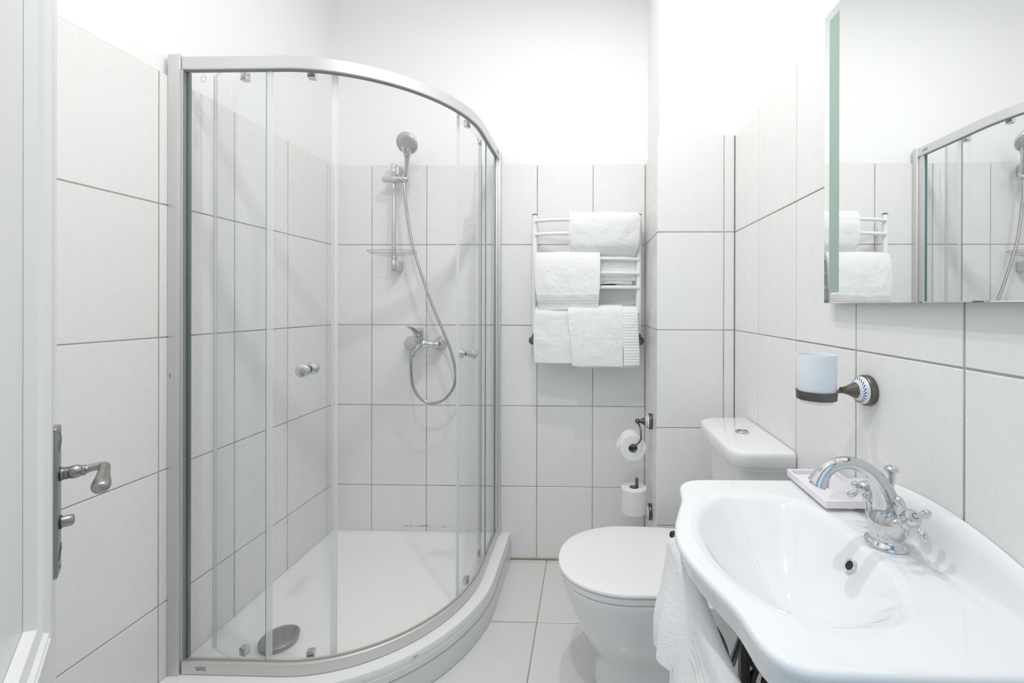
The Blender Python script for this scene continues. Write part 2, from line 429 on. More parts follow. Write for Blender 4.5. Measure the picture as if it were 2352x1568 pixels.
o1 = finish(bm, 'tray_body', M['acrylic'], None, 40)
bm = bmesh.new()
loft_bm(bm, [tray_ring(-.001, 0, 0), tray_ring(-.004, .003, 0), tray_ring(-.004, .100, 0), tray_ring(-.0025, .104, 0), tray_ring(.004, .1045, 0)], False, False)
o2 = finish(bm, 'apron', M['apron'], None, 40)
bm = bmesh.new()      # thin seam that runs round the apron
R_ = tray_ring(-.0043, .080, 0)[8:8 + 5 + 28 + 5]
tube_bm(bm, R_, .0007, 6); o3 = finish(bm, 'apron_seam', M['bolt'], None)
dz = TZ - .024
dc = lathe('drain_cover', [(.055, 0), (.0575, .008), (.059, .019), (.0600, .020), (.0600, .0225), (.057, .0245), (.035, .0265), (0, .0275)], (DR.x, DR.y, dz), (0, 0, 1), M['drainchrome'], None, 48)
dr = lathe('drain_recess', [(.071, .0005), (.069, .0016), (.066, .0005)], (DR.x, DR.y, dz), (0, 0, 1), M['acrylic'], None, 48, False, False)
adopt(st, o1, o2, o3, dc, dr)
# scuff marks
for (x, y, z, r, rr) in ((-.74, 1.80, TZ - .0228, .004, .9),):
    pass

# ------------------------------------------------------------------ shower enclosure
EC = (-.935, 1.795); ER = .501
def en_path(d, n=36, y1=YB - .004, x0=XL + .042, ns=4):
    """plan path of the frame, d inwards from the outer face: left wall -> arc -> back wall"""
    pts = [(x0 + (EC[0] - x0) * k / ns, EC[1] - ER + d) for k in range(ns)]
    for k in range(n): a = -PI / 2 + k / n * PI / 2; pts.append((EC[0] + (ER - d) * math.cos(a), EC[1] + (ER - d) * math.sin(a)))
    for k in range(ns + 1): pts.append((EC[0] + ER - d, EC[1] + (y1 - EC[1]) * k / ns))
    return pts
def rail_bm(bm, d0, d1, z0, z1, y1=YB - .004, x0=XL + .042, bev=.0025):
    a, b = en_path(d0, y1=y1, x0=x0), en_path(d1, y1=y1, x0=x0)
    a2, b2 = en_path(d0 + bev, y1=y1, x0=x0), en_path(d1 - bev, y1=y1, x0=x0)
    rings = []
    for i in range(len(a)):
        rings.append([(*a2[i], z0), (*a[i], z0 + bev), (*a[i], z1 - bev), (*a2[i], z1), (*b2[i], z1), (*b[i], z1 - bev), (*b[i], z0 + bev), (*b2[i], z0)])
    loft_bm(bm, rings, True, True)
en = empty('shower_enclosure', (XL + .42, YB - .42, TZ)); tag(en, 'curved glass shower enclosure with matt aluminium frame standing on the tray', 'shower enclosure')
parts = []
ZR1, ZR0 = 2.031, 1.991; ZB0, ZB1 = TZ, .174
bm = bmesh.new(); rail_bm(bm, 0, .024, ZR0, ZR1, y1=YB - .03); parts.append(finish(bm, 'top_rail', M['alu'], None, 40)); top_rail = parts[-1]
bm = bmesh.new(); rail_bm(bm, 0, .024, ZB0 + .0005, ZB1, y1=YB - .03); parts.append(finish(bm, 'bottom_rail', M['alu'], None, 40)); bottom_rail = parts[-1]
bm = bmesh.new(); rail_bm(bm, .009, .013, ZB1 - .001, ZB1 + .0015, y1=YB - .03, bev=.0005); parts.append(finish(bm, 'track_groove', M['seal'], None, 40))
bm = bmesh.new(); rail_bm(bm, .007, .016, ZR0 - .003, ZR0 + .001, y1=YB - .03, bev=.0005); parts.append(finish(bm, 'track_groove', M['alu_dark'], None, 40))
# wall posts
parts.append(box('wall_post', XL + .0005, XL + .038, EC[1] - ER - .005, EC[1] - ER + .026, TZ + .0005, 2.036, M['alu'], bev=.003)); lp = parts[-1]
parts.append(box('wall_profile', XL + .0005, XL + .016, EC[1] - ER + .027, EC[1] - ER + .040, TZ + .03, 2.022, M['alu'], bev=.001))
parts.append(box('post_gasket', XL + .0385, XL + .0425, EC[1] - ER + .003, EC[1] - ER + .022, ZB1, 2.030, M['enamel']))
parts.append(box('post_gasket', XL + .0427, XL + .045, EC[1] - ER + .002, EC[1] - ER + .022, ZB1 - .01, 2.028, M['alu_dark']))
parts.append(box('inner_profile', XL + .036, XL + .048, EC[1] - ER + .014, EC[1] - ER + .026, ZB1, ZR0, M['bolt'], bev=.001))
parts.append(box('wall_post', EC[0] + ER - .026, EC[0] + ER + .004, YB - .030, YB - .0005, TZ + .0005, 2.036, M['alu'], bev=.005, seg=3))
parts.append(box('inner_profile', EC[0] + ER - .024, EC[0] + ER - .006, YB - .062, YB - .031, ZB1, ZR0, M['alu'], bev=.002))
parts.append(box('post_gasket', EC[0] + ER - .019, EC[0] + ER - .012, YB - .066, YB - .030, ZB1, ZR0, M['glass_edge']))
def pane(name, path, nrm_thick, z0, z1, mats, parent=None):
    """path: plan points; thickness offsets perpendicular. slots: 0 faces, 1 first edge, 2 last edge"""
    bm = bmesh.new(); n = len(path); A = []; B = []
    for i, p in enumerate(path):
        t = Vector((path[min(i + 1, n - 1)][0] - path[max(i - 1, 0)][0], path[min(i + 1, n - 1)][1] - path[max(i - 1, 0)][1])).normalized()
        q = Vector((-t.y, t.x)) * nrm_thick
        A.append((p[0], p[1])); B.append((p[0] + q.x, p[1] + q.y))
    V = [[bm.verts.new((*p, z)) for p in P_] for P_, z in ((A, z0), (A, z1), (B, z1), (B, z0))]
    for i in range(n - 1):
        for k in range(4):
            f = bm.faces.new((V[k][i], V[k][i + 1], V[(k + 1) % 4][i + 1], V[(k + 1) % 4][i]))
            f.material_index = 0 if k in (0, 2) else 3
    f = bm.faces.new([V[k][0] for k in range(4)]); f.material_index = 1
    f = bm.faces.new([V[k][-1] for k in range(3, -1, -1)]); f.material_index = 2
    return finish(bm, name, mats, parent, 30)
GM = [M['glass'], M['glass_edge'], M['glass_edge'], M['glass_edge_pale']]
GP = [M['glass'], M['glass_edge_pale'], M['glass_edge_pale'], M['glass_edge_pale']]
yf = EC[1] - ER + .010
parts.append(pane('fixed_pane', [(XL + .046, yf), (-.989, yf)], .005, ZB1 - .004, ZR0 + .006, GM))
xr_ = EC[0] + ER - .012
parts.append(pane('fixed_pane', [(xr_, 1.888), (xr_, YB - .034)], .005, ZB1 - .004, ZR0 + .006, GM))
# translucent seals on the free edges of the fixed panes
parts.append(box('pane_seal', -.988, -.972, yf + .001, yf + .008, ZB1, ZR0, M['strip']))
parts.append(box('pane_seal', xr_ - .007, xr_ - .001, 1.894, 1.908, ZB1, ZR0, M['strip']))
# curved sliding doors: arcs that touch the track in their middle
def arc(P0, P1, R, n=14):
    p0, p1 = Vector(P0), Vector(P1); c = p1 - p0; L_ = c.length; m_ = (p0 + p1) / 2
    q = Vector((-c.y, c.x)).normalized() * math.sqrt(R * R - L_ * L_ / 4)
    cen = m_ + q; a0 = math.atan2(p0.y - cen.y, p0.x - cen.x); a1 = math.atan2(p1.y - cen.y, p1.x - cen.x)
    if a1 < a0: a1 += 2 * PI
    return [(cen.x + R * math.cos(a0 + (a1 - a0) * k / n), cen.y + R * math.sin(a0 + (a1 - a0) * k / n)) for k in range(n + 1)]
for side in (0, 1):
    if side == 0: path = arc((-1.221, 1.389), (-.808, 1.344), .52); kt = .84; rt = (.33, .86)
    else: path = arc((-.492, 1.642), (-.517, 2.052), .52); kt = .15; rt = (.17, .62)
    dpn = pane('sliding_door', path, .005, ZB0 + .005, ZR1 - .006, GP)
    parts.append(dpn); kids = []
    n = len(path)
    def at(t):
        f = t * (n - 1); i = min(int(f), n - 2); f -= i
        p = Vector(path[i]).lerp(Vector(path[i + 1]), f); d = (Vector(path[i + 1]) - Vector(path[i])).normalized()
        return p, d, Vector((d.y, -d.x))          # point, along, outwards
    # seals along both vertical edges
    for t, w in ((0.0, .012), (1.0, .016)):
        p, d, q = at(t)
        s = -1 if t == 0 else 1
        a = p; b = p + d * w * s
        pp = [(a.x + q.x * .002, a.y + q.y * .002), (b.x + q.x * .002, b.y + q.y * .002)]
        if s < 0: pp = pp[::-1]
        kids.append(pane('door_seal', pp, .006, ZB0 + .006, ZR1 - .008, [M['strip']] * 4))
        e = p + d * w * s
        kids.append(tube('seal_lip', [(e.x, e.y, ZB0 + .006), (e.x, e.y, ZR1 - .008)], .0022, M['strip'], seg=8))
    # rollers
    for t in rt:
        p, d, q = at(t)
        for z, s in ((ZR0 + .003, 1), (ZB1 - .002, -1)):
            bm = bmesh.new()
            c = p - q * .010
            loc = Matrix(((d.x, q.x, 0, c.x), (d.y, q.y, 0, c.y), (0, 0, 1, z), (0, 0, 0, 1)))
            box_bm(bm, -.0115, .0115, -.010, .009, -.014, .012, .003, 2)
            bm.transform(loc)
            kids.append(finish(bm, 'roller', M['chrome'], None, 40))
    # double sided knob
    p, d, q = at(kt); kz = 1.068 if side == 0 else 1.078
    q3 = Vector((q.x, q.y, 0))
    prof_k = [(r * 1.22, h * 1.12) for r, h in [(.0095, .002), (.0095, .009), (.0115, .012), (.0150, .018), (.0168, .023), (.0166, .028), (.0135, .0315), (.007, .033), (0, .0335)]]
    base = Vector((p.x, p.y, kz))
    kids.append(lathe('knob', prof_k, base, q3, M['chrome'], None, 32))
    kids.append(lathe('knob', prof_k, base - q3 * .005, -q3, M['chrome'], None, 32))
    kids.append(lathe('knob_washer', [(.0105, -.0015), (.0105, .0025)], base, q3, M['alu_dark'], None, 24))
    for k in kids: k.parent = dpn
# etched round mark on the fixed pane
bm = bmesh.new()
for k in range(14):
    a = k * 2 * PI / 14; cx, cz = -1.185 + .0085 * math.cos(a), 1.966 + .0105 * math.sin(a)
    box_bm(bm, cx - .0012, cx + .0012, yf - .0006, yf - .0001, cz - .0014, cz + .0014)
for k in range(6):
    a = k * 2 * PI / 6; cx, cz = -1.185 + .004 * math.cos(a), 1.966 + .005 * math.sin(a)
    box_bm(bm, cx - .0008, cx + .0008, yf - .0006, yf - .0001, cz - .001, cz + .001)
parts.append(finish(bm, 'etched_mark', M['frost'], None))
adopt(en, *parts)
def text_mesh(s, size, m, name, ext=.0002):
    c = bpy.data.curves.new(name, 'FONT'); c.body = s; c.size = size; c.extrude = ext; c.align_x = 'CENTER'; c.align_y = 'CENTER'
    o = bpy.data.objects.new(name, c); S.collection.objects.link(o)
    dg = bpy.context.evaluated_depsgraph_get(); me = bpy.data.meshes.new_from_object(o.evaluated_get(dg))
    bpy.data.objects.remove(o); me.materials.clear(); me.materials.append(m); return me
def logo(parent, M4, w=.032, h=.0125, framed=True):
    """maker's mark: lettering inside a three sided bracket"""
    me = text_mesh('HÜPPE', .0085, M['ink'], 'logo_lettering')
    bm = bmesh.new(); bm.from_mesh(me)
    if framed:
        for a in ((-w / 2, w / 2, -h / 2, -h / 2 + .001), (-w / 2, -w / 2 + .0012, -h / 2, h / 2), (w / 2 - .0012, w / 2, -h / 2, -h / 2 + .003), (-w / 2, -w / 2 + .006, h / 2 - .0006, h / 2)):
            box_bm(bm, a[0], a[1], a[2], a[3], 0, .0002)
    bm.transform(M4)
    return finish(bm, 'logo', M['ink'], None)
FR = Matrix(((1, 0, 0, 0), (0, 0, -1, 0), (0, 1, 0, 0), (0, 0, 0, 1)))   # xy plane -> faces -Y
o = logo(en, Matrix.Translation((-1.184, EC[1] - ER - .0004, .1535)) @ Matrix.Rotation(PI, 4, 'Y') @ FR)
# on the bottom rail the mark stands on its head: spin by 180 degrees about the view axis
bpy.data.objects.remove(o)
o = logo(en, Matrix.Translation((-1.184, EC[1] - ER - .0003, .1535)) @ FR @ Matrix.Rotation(PI, 4, 'Z')); adopt(en, o)
RX = Matrix(((0, 0, 1, 0), (1, 0, 0, 0), (0, 1, 0, 0), (0, 0, 0, 1)))    # xy plane -> faces +X
o = logo(en, Matrix.Translation((EC[0] + ER + .0003, 2.075, 2.011)) @ RX); adopt(en, o)
o = logo(en, Matrix.Translation((XL + .010, EC[1] - ER - .0053, 1.052)) @ FR @ Matrix.Rotation(PI / 2, 4, 'Z') @ Matrix.Scale(.55, 4), framed=False); adopt(en, o)

# ------------------------------------------------------------------ shower riser rail, hand shower, hose
RX_ = -.952; RY = 2.098
rr = empty('shower_riser_rail', (RX_, YB, 1.44)); tag(rr, 'chrome vertical riser rail with slider and clear soap shelf on the back wall', 'shower rail')
ps = [tube('pole', [(RX_, RY, 1.45), (RX_, RY, 1.95)], .0095, M['chrome'], seg=24)]
for z0, z1 in ((1.902, 1.962), (1.437, 1.492)):
    bm = bmesh.new(); 
    lathe_bm(bm, [(.0125, z0), (.0138, z0 + .003), (.0138, z1 - .003), (.0125, z1)], (RX_, RY, 0), (0, 0, 1), 28)
    ps.append(finish(bm, 'wall_bracket', M['chrome'], None, 40))
    ps.append(box('bracket_arm', RX_ - .009, RX_ + .024, RY - .002, YB + .001, z0 + .002, z1 - .004, M['chrome'], bev=.006, seg=3))
# slider, a short horizontal barrel
SZ = 1.884
bm = bmesh.new(); lathe_bm(bm, [(.0115, 0), (.015, .003), (.0165, .022), (.0172, .023), (.0172, .100), (.0165, .106), (.011, .1085)], (-1.002, RY - .012, SZ), (1, 0, 0), 28)
sl = finish(bm, 'slider', M['chrome'], None, 40); ps.append(sl)
bm = bmesh.new(); lathe_bm(bm, [(.0155, 0), (.0165, .004), (.0165, .012)], (-.885, RY - .030, SZ - .012), (.1, .3, 1), 24)
ps.append(finish(bm, 'shower_holder', M['chrome'], None, 40)); 
bm = bmesh.new()
lathe_bm(bm, [(.0145, -.018), (.0160, -.014), (.0160, .014), (.0150, .018)], (-.889, RY - .020, SZ), (0, .15, 1), 24)
ps.append(finish(bm, 'holder_socket', M['chrome'], None, 40))
# clear soap shelf: shallow oval dish
def oval(cx, cy, a, b, z, n=40, e=2.6): return [(cx + a * math.copysign(abs(math.cos(t)) ** (2 / e), math.cos(t)), cy + b * math.copysign(abs(math.sin(t)) ** (2 / e), math.sin(t)), z) for t in [k * 2 * PI / n for k in range(n)]]
bm = bmesh.new(); cx, cy = RX_ + .002, RY - .022
loft_bm(bm, [oval(cx, cy, .06, .030, 1.510), oval(cx, cy, .105, .052, 1.517), oval(cx, cy, .116, .060, 1.530), oval(cx, cy, .118, .062, 1.532), oval(cx, cy, .113, .058, 1.532), oval(cx, cy, .102, .050, 1.520), oval(cx, cy, .06, .03, 1.513)], True, True)
ps.append(finish(bm, 'soap_shelf', M['clear'], None, 50))
bm = bmesh.new(); tube_bm(bm, [Vector(p) for p in oval(cx, cy, .117, .061, 1.532)] + [Vector(oval(cx, cy, .117, .061, 1.532)[0])], .0014, 6)
sr = finish(bm, 'shelf_rim', M['clear_edge'], None, 50); sr.parent = ps[-1]
ps.append(lathe('shelf_clip', [(.013, 0), (.0155, .004), (.0155, .014), (.013, .018)], (RX_ + .001, RY, 1.493), (0, 0, 1), M['chrome'], None, 24))
adopt(rr, *ps)

hs = empty('hand_shower', (-.885, RY - .02, SZ)); tag(hs, 'round chrome hand shower with grey spray face hanging in the slider', 'hand shower')
HX, HY = -.858, 2.030
hn = Vector((-.10, -.86, -.50)).normalized()       # spray face direction
hc = Vector((HX, HY, 2.038))
bm = bmesh.new()
# head: a disc that blends into the handle
lathe_bm(bm, [(0, .012), (.030, .0115), (.046, .009), (.0520, .004), (.0525, -.002), (.048, -.009), (.036, -.015), (.018, -.019), (0, -.020)], hc, hn, 40)
h1 = finish(bm, 'head', M['chrome'], None, 60)
bm = bmesh.new()
lathe_bm(bm, [(.0482, .0085), (.0475, .0100), (.030, .0126), (0, .0133)], hc, hn, 40)
h2 = finish(bm, 'spray_face', M['satin'], None, 60)
bm = bmesh.new()
spline_tube(bm, [(HX - .002, HY + .006, 2.016, .034), (HX - .003, HY + .008, 1.998, .0265), (HX - .005, HY + .012, 1.980, .0180), (HX - .008, HY + .018, 1.957, .0132),
                 (HX - .014, HY + .028, 1.930, .0122), (HX - .020, HY + .036, 1.908, .0128), (HX - .024, HY + .041, 1.8985, .0130)], 6, 24, flat=(1, .8))
h3 = finish(bm, 'handle', M['chrome'], None, 50)
h4 = lathe('collar', [(.0095, -.002), (.0095, .006)], (-.8865, RY - .0200, 1.893), (.05, -.1, 1), M['chrome'], None, 20)
adopt(hs, h1, h2, h3, h4)

ho = empty('shower_hose', (-.87, 2.06, 1.0)); tag(ho, 'long grey metal shower hose looping down to the mixer', 'hose')
hpts = [(-.889, 2.076, 1.868), (-.889, 2.072, 1.855), (-.877, 2.066, 1.754), (-.849, 2.06, 1.586), (-.806, 2.058, 1.439), (-.753, 2.055, 1.292), (-.700, 2.052, 1.167), (-.657, 2.05, 1.062),
        (-.630, 2.046, .958), (-.636, 2.042, .884), (-.676, 2.040, .826), (-.729, 2.036, .804), (-.782, 2.03, .820), (-.820, 2.024, .873), (-.832, 2.020, .945), (-.833, 2.018, 1.018)]
V = catmull(hpts, 26)
bm = bmesh.new(); tube_bm(bm, V, [.0062 + (.0004 if i % 2 else -.0002) for i in range(len(V))], 10); h1 = finish(bm, 'hose_coil', M['hose'], None, 70)
h2 = lathe('hose_nut', [(.0075, -.022), (.0085, -.020), (.0095, -.002), (.0095, 0)], (-.833, 2.018, 1.030), (0, 0, 1), M['chrome'], None, 20)
h3 = lathe('hose_cone', [(.0070, -.018), (.0095, 0)], (-.889, 2.077, 1.872), (0, 0, 1), M['chrome'], None, 20)
adopt(ho, h1, h2, h3)

# ------------------------------------------------------------------ shower mixer
MX, MZ = -.811, 1.080
mx = empty('shower_mixer', (MX, YB, MZ)); tag(mx, 'chrome single lever shower mixer with two round wall roses', 'tap')
ps = []
for s in (-1, 1):
    ps.append(lathe('wall_rose', [(.0345, 0), (.0345, .003), (.0325, .010), (.0275, .020), (.0205, .031), (.0165, .040), (.0160, .046)], (MX + s * .075, YB - .001, MZ), (0, -1, 0), M['chrome'], None, 40))
    ps.append(stube('inlet', [(MX + s * .075, YB - .02, MZ, .012), (MX + s * .075, YB - .045, MZ, .0135), (MX + s * .070, YB - .062, MZ, .0145)], M['chrome'], seg=20))
bm = bmesh.new()
spline_tube(bm, [(MX - .074, YB - .062, MZ, .0125), (MX - .070, YB - .063, MZ, .0160), (MX - .05, YB - .072, MZ, .0165), (MX - .025, YB - .080, MZ + .004, .020), (MX, YB - .084, MZ + .006, .0235),
                 (MX + .025, YB - .080, MZ + .004, .020), (MX + .05, YB - .072, MZ, .0165), (MX + .080, YB - .067, MZ, .0165), (MX + .082, YB - .066, MZ, .0145)], 6, 24)
ps.append(finish(bm, 'body', M['chrome'], None, 50))
bm = bmesh.new(); lathe_bm(bm, [(.0235, -.008), (.0240, .02), (.0235, .036), (.0215, .038), (.0215, .0395)], (MX, YB - .088, MZ + .005), (0, -.18, 1), 32)
ps.append(finish(bm, 'cartridge_housing', M['chrome'], None, 40))
bm = bmesh.new()
spline_tube(bm, [(MX, YB - .09, MZ + .002, .019), (MX, YB - .115, MZ - .010, .0175), (MX - .002, YB - .145, MZ - .020, .0160), (MX - .003, YB - .167, MZ - .026, .0150)], 6, 20, flat=(1, .8))
ps.append(finish(bm, 'spout', M['chrome'], None, 50))
ps.append(lathe('aerator', [(.0145, 0), (.0150, .002), (.0150, .012), (.0165, .013), (.0165, .028), (.013, .030)], (MX - .003, YB - .167, MZ - .050), (0, 0, 1), M['chrome'], None, 28))
ps.append(lathe('hose_outlet', [(.010, 0), (.010, .040)], (-.833, 2.018, MZ - .050), (0, 0, 1), M['chrome'], None, 20))
ps.append(stube('diverter_knob', [(MX - .002, YB - .140, MZ - .012, .006), (MX - .002, YB - .142, MZ - .002, .006), (MX - .002, YB - .143, MZ + .004, .0095), (MX - .002, YB - .144, MZ + .012, .0085), (MX - .002, YB - .144, MZ + .014, .003)], M['chrome'], seg=16))
# lever: domed cap drawn out into a flat blade
bm = bmesh.new()
lathe_bm(bm, [(.0225, 0), (.0245, .006), (.0245, .020), (.022, .030), (.015, .036), (0, .038)], (MX, YB - .096, MZ + .045), (0, -.14, 1), 32)
ps.append(finish(bm, 'lever_cap', M['chrome'], None, 50))
bm = bmesh.new()
lp_ = [(YB - .095, MZ + .066, .021, .016), (YB - .115, MZ + .066, .020, .015), (YB - .135, MZ + .070, .0165, .010), (YB - .16, MZ + .078, .014, .006), (YB - .19, MZ + .087, .0135, .0035), (YB - .215, MZ + .093, .0125, .003), (YB - .225, MZ + .094, .008, .002)]
rings = []
for y, z, a, b in lp_: rings.append([(MX + a * math.cos(t), y, z + b * math.sin(t)) for t in [k * 2 * PI / 20 for k in range(20)]])
loft_bm(bm, rings); ps.append(finish(bm, 'lever', M['chrome'], None, 50))
adopt(mx, *ps)

# ------------------------------------------------------------------ towel radiator
PY = 2.085
ra = empty('towel_radiator', (0, YB, 1.12)); tag(ra, 'white ladder towel radiator with bowed rungs on the back wall', 'radiator')
ps = []
for x in (-.256, .246):
    ps.append(tube('post', [(x, PY, 1.135), (x, PY, 1.706)], .0135, M['enamel'], seg=24))
    ps.append(lathe('post_cap', [(.0137, 0), (.0137, .004), (.012, .006), (.004, .007), (.004, .010)], (x, PY, 1.705), (0, 0, 1), M['bolt'], None, 24))
    for z in (1.62, 1.22): ps.append(tube('wall_fixing', [(x, PY + .01, z), (x, YB + .001, z)], .008, M['enamel'], seg=14))
    ps.append(lathe('valve', [(.011, 0), (.0125, .004), (.0125, .022), (.010, .024), (.010, .03)], (x, PY, 1.107), (0, 0, 1), M['bolt'], None, 20))
    s = -1 if x < 0 else 1
    ps.append(lathe('valve_knob', [(.012, 0), (.019, .004), (.0215, .012), (.019, .022), (.010, .027), (0, .028)], (x + s * .004, PY + .020, 1.10), (s * .35, -1, 0), M['bolt'], None, 28))
    ps.append(tube('pipe', [(x, PY + .015, 1.10), (x, YB + .002, 1.10)], .010, M['bolt'], seg=14))
RZ = [1.676, 1.611, 1.492, 1.424, 1.357, 1.236, 1.170]
def rung_y(x):
    u = (x + .005) / .245; return PY - .012 - .040 * max(0, 1 - abs(u) ** 3.0)
for z in RZ:
    P = [(-.250 + .496 * k / 28, rung_y(-.250 + .496 * k / 28), z) for k in range(29)]
    ps.append(tube('rung', P, .0085, M['enamel'], seg=14))
adopt(ra, *ps)

# ------------------------------------------------------------------ towels
def sheet(name, fn, nu, nv, thick, m, parent=None, sub=1):
    """fn(u,v)->Vector; closed thick cloth via solidify"""
    bm = bmesh.new()
    G_ = [[bm.verts.new(fn(i / nu, j / nv)) for i in range(nu + 1)] for j in range(nv + 1)]
    for j in range(nv):
        for i in range(nu): bm.faces.new((G_[j][i], G_[j][i + 1], G_[j + 1][i + 1], G_[j + 1][i]))
    me = bpy.data.meshes.new(name); bm.to_mesh(me); bm.free()
    o = link(name, me, m, parent, False)
    me.polygons.foreach_set('use_smooth', [True] * len(me.polygons))
    s = o.modifiers.new('s', 'SOLIDIFY'); s.thickness = thick; s.offset = 0; s.use_even_offset = False
    b = o.modifiers.new('b', 'BEVEL'); b.width = thick * .38; b.segments = 3; b.limit_method = 'ANGLE'; b.angle_limit = math.radians(50)
    return o
def path_fn(P):
    P = catmull([(0, a, b) for a, b in P], 10); d = [0]
    for i in range(1, len(P)): d.append(d[-1] + (P[i] - P[i - 1]).length)
    T = d[-1]
    def f(t):
        s = t * T
        for i in range(1, len(d)):
            if d[i] >= s - 1e-9:
                k = (s - d[i - 1]) / max(d[i] - d[i - 1], 1e-9); q = P[i - 1].lerp(P[i], k); return q.y, q.z
        return P[-1].y, P[-1].z
    return f, T
def nz3(x, y, z, s): return noise.noise(Vector((x * s, y * s, z * s)))
def drape(name, x0, x1, prof, thick, m, seed, amp=.004, skew=None, nu=46, nv=70, extra=None, bow=None):
    f, T = path_fn(prof)
    def fn(u, v):
        y, z = f(v); xa = x0 + (x1 - x0) * u
        if skew: a, b = skew(v); xa = (x0 + a) + ((x1 + b) - (x0 + a)) * u
        y -= bow(xa) if bow else 0
        d = amp * nz3(xa, z + seed, y * .5, 14) + amp * .35 * nz3(xa, z + seed, y, 60)
        y += d
        z += amp * .8 * nz3(xa + seed, 0, v * .3, 9)
        if extra: y, z = extra(u, v, y, z)
        return Vector((xa, y, z))
    return sheet(name, fn, nu, nv, thick, m)
def rbow(x): return .036 * max(0, 1 - abs((x + .005) / .245) ** 3.0)
ry = PY - .012
GT = 'white towels folded over the radiator rungs'
# 1: upper right, over the top rung, its tail tucked behind the lower rungs
t = empty('bath_towel', (.08, ry, 1.69)); tag(t, 'white towel over the top right rung, tail tucked behind lower rungs', 'towel', GT)
o = drape('folded_cloth', -.088, .240, [(ry - .030, 1.575), (ry - .036, 1.62), (ry - .034, 1.67), (ry - .020, 1.697), (ry + .004, 1.700), (ry + .020, 1.686), (ry + .022, 1.62), (ry + .020, 1.50), (ry + .020, 1.39)], .022, M['towel'], 3, .006, bow=lambda x: rbow(x) * .9,
          skew=lambda v: (.003 * math.sin(v * 6), .004 if v < .25 else -.012 * smoothstep(.2, .5, v) if v < .9 else -.012))
o2 = drape('front_flap', -.083, .236, [(ry - .036, 1.675), (ry - .040, 1.62), (ry - .033, 1.56), (ry - .006, 1.525), (ry + .020, 1.50), (ry + .022, 1.44), (ry + .022, 1.372)], .014, M['towel'], 5, .006, bow=lambda x: rbow(x) * .9,
           skew=lambda v: (0, .006 - .030 * smoothstep(.25, .9, v)))
adopt(t, o, o2)
# 2: middle left
t2 = empty('hand_towel', (-.09, ry, 1.51)); tag(t2, 'white towel with a striped woven band on the middle left rungs', 'towel', GT)
def band(u, v, y, z):
    if .68 < v < .86: y += .0022 * math.sin((v - .68) / .18 * PI * 10) + .002
    return y, z
o = drape('folded_cloth', -.240, .055, [(ry + .018, 1.30), (ry + .020, 1.42), (ry + .018, 1.490), (ry + .002, 1.512), (ry - .020, 1.508), (ry - .034, 1.48), (ry - .044, 1.42), (ry - .046, 1.35), (ry - .042, 1.30), (ry - .036, 1.25)], .020, M['towel'], 11, .005, bow=lambda x: rbow(x) * .9, nv=110,
          skew=lambda v: (-.001 - .006 * math.sin(PI * v) + .010 * smoothstep(.75, .95, v), .004 * math.sin(v * 3) - .006 * smoothstep(.75, .95, v)))
ps = [o]
for k, z in enumerate((1.322, 1.3165, 1.311, 1.3055, 1.300, 1.2945, 1.286)):
    P = [(-.232 + .280 * i / 24, ry - .0575 - rbow(-.232 + .280 * i / 24) * .9 + .005 * nz3(-.232 + .280 * i / 24, z + 11, ry * .5, 14), z - .003 * math.sin(i / 24 * PI) * 1.0 + .002) for i in range(25)]
    ps.append(tube('woven_stripe', P, .0016, M['towel_flat'], seg=8))
adopt(t2, *ps)
# 3: bath mat along the bottom, folded, with a ribbed border at the right
t3 = empty('bath_mat', (-.01, ry, 1.24)); tag(t3, 'wide white bath mat with ribbed end over the bottom rungs', 'bath mat', GT)
yo = ry - .052
o = drape('folded_cloth', -.246, .222, [(ry + .016, 1.06), (ry + .018, 1.16), (ry + .018, 1.232), (ry + .002, 1.252), (ry - .026, 1.252), (yo + .004, 1.236), (yo, 1.19), (yo - .001, 1.10), (yo + .003, 1.00)], .020, M['towel'], 21, .005, bow=lambda x: rbow(x) * .55, nv=90,
          skew=lambda v: (-.005 * smoothstep(.5, .6, v) + .006 * smoothstep(.9, 1, v), .004 * math.sin(v * 7)))
o2 = drape('front_flap', -.090, .164, [(ry + .012, 1.252), (ry - .008, 1.266), (ry - .032, 1.265), (yo - .008, 1.250), (yo - .017, 1.20), (yo - .019, 1.10), (yo - .014, .990)], .013, M['towel'], 23, .0045, bow=lambda x: rbow(x) * .55, nv=80,
           skew=lambda v: (.020 * smoothstep(.25, 1, v), 0))
f3, T3 = path_fn([(ry + .010, 1.250), (ry - .008, 1.262), (ry - .032, 1.261), (yo - .008, 1.246), (yo - .017, 1.20), (yo - .018, 1.10), (yo - .014, .993)])
def rib(u, v):
    y, z = f3(v); x = .163 + .073 * u - .004 * math.sin(v * 5)
    r = .0034 * abs(math.sin(v * PI * 25)) if v > .12 else 0
    return Vector((x, y - rbow(x) * .55 - r * (1 - .8 * abs(2 * u - 1) ** 4) + .0025 * nz3(x, z, 0, 30), z))
o3 = sheet('ribbed_border', rib, 8, 300, .010, M['towel_flat'])
def hem(u, v):
    x = -.05 + .29 * u; return Vector((x, yo - rbow(x) * .55 + .012 + .004 * nz3(x, 0, 1, 20), 1.03 - v * (.050 + .004 * math.sin(u * 9))))
o4 = sheet('under_fold', hem, 30, 8, .012, M['towel'])
adopt(t3, o, o2, o3, o4)
# dark blue item tucked behind the upper towel
nb = box('dark_cloth_label', .06, .135, ry + .006, ry + .012, 1.366, 1.376, M['navy'], bev=.002); adopt(t, nb)

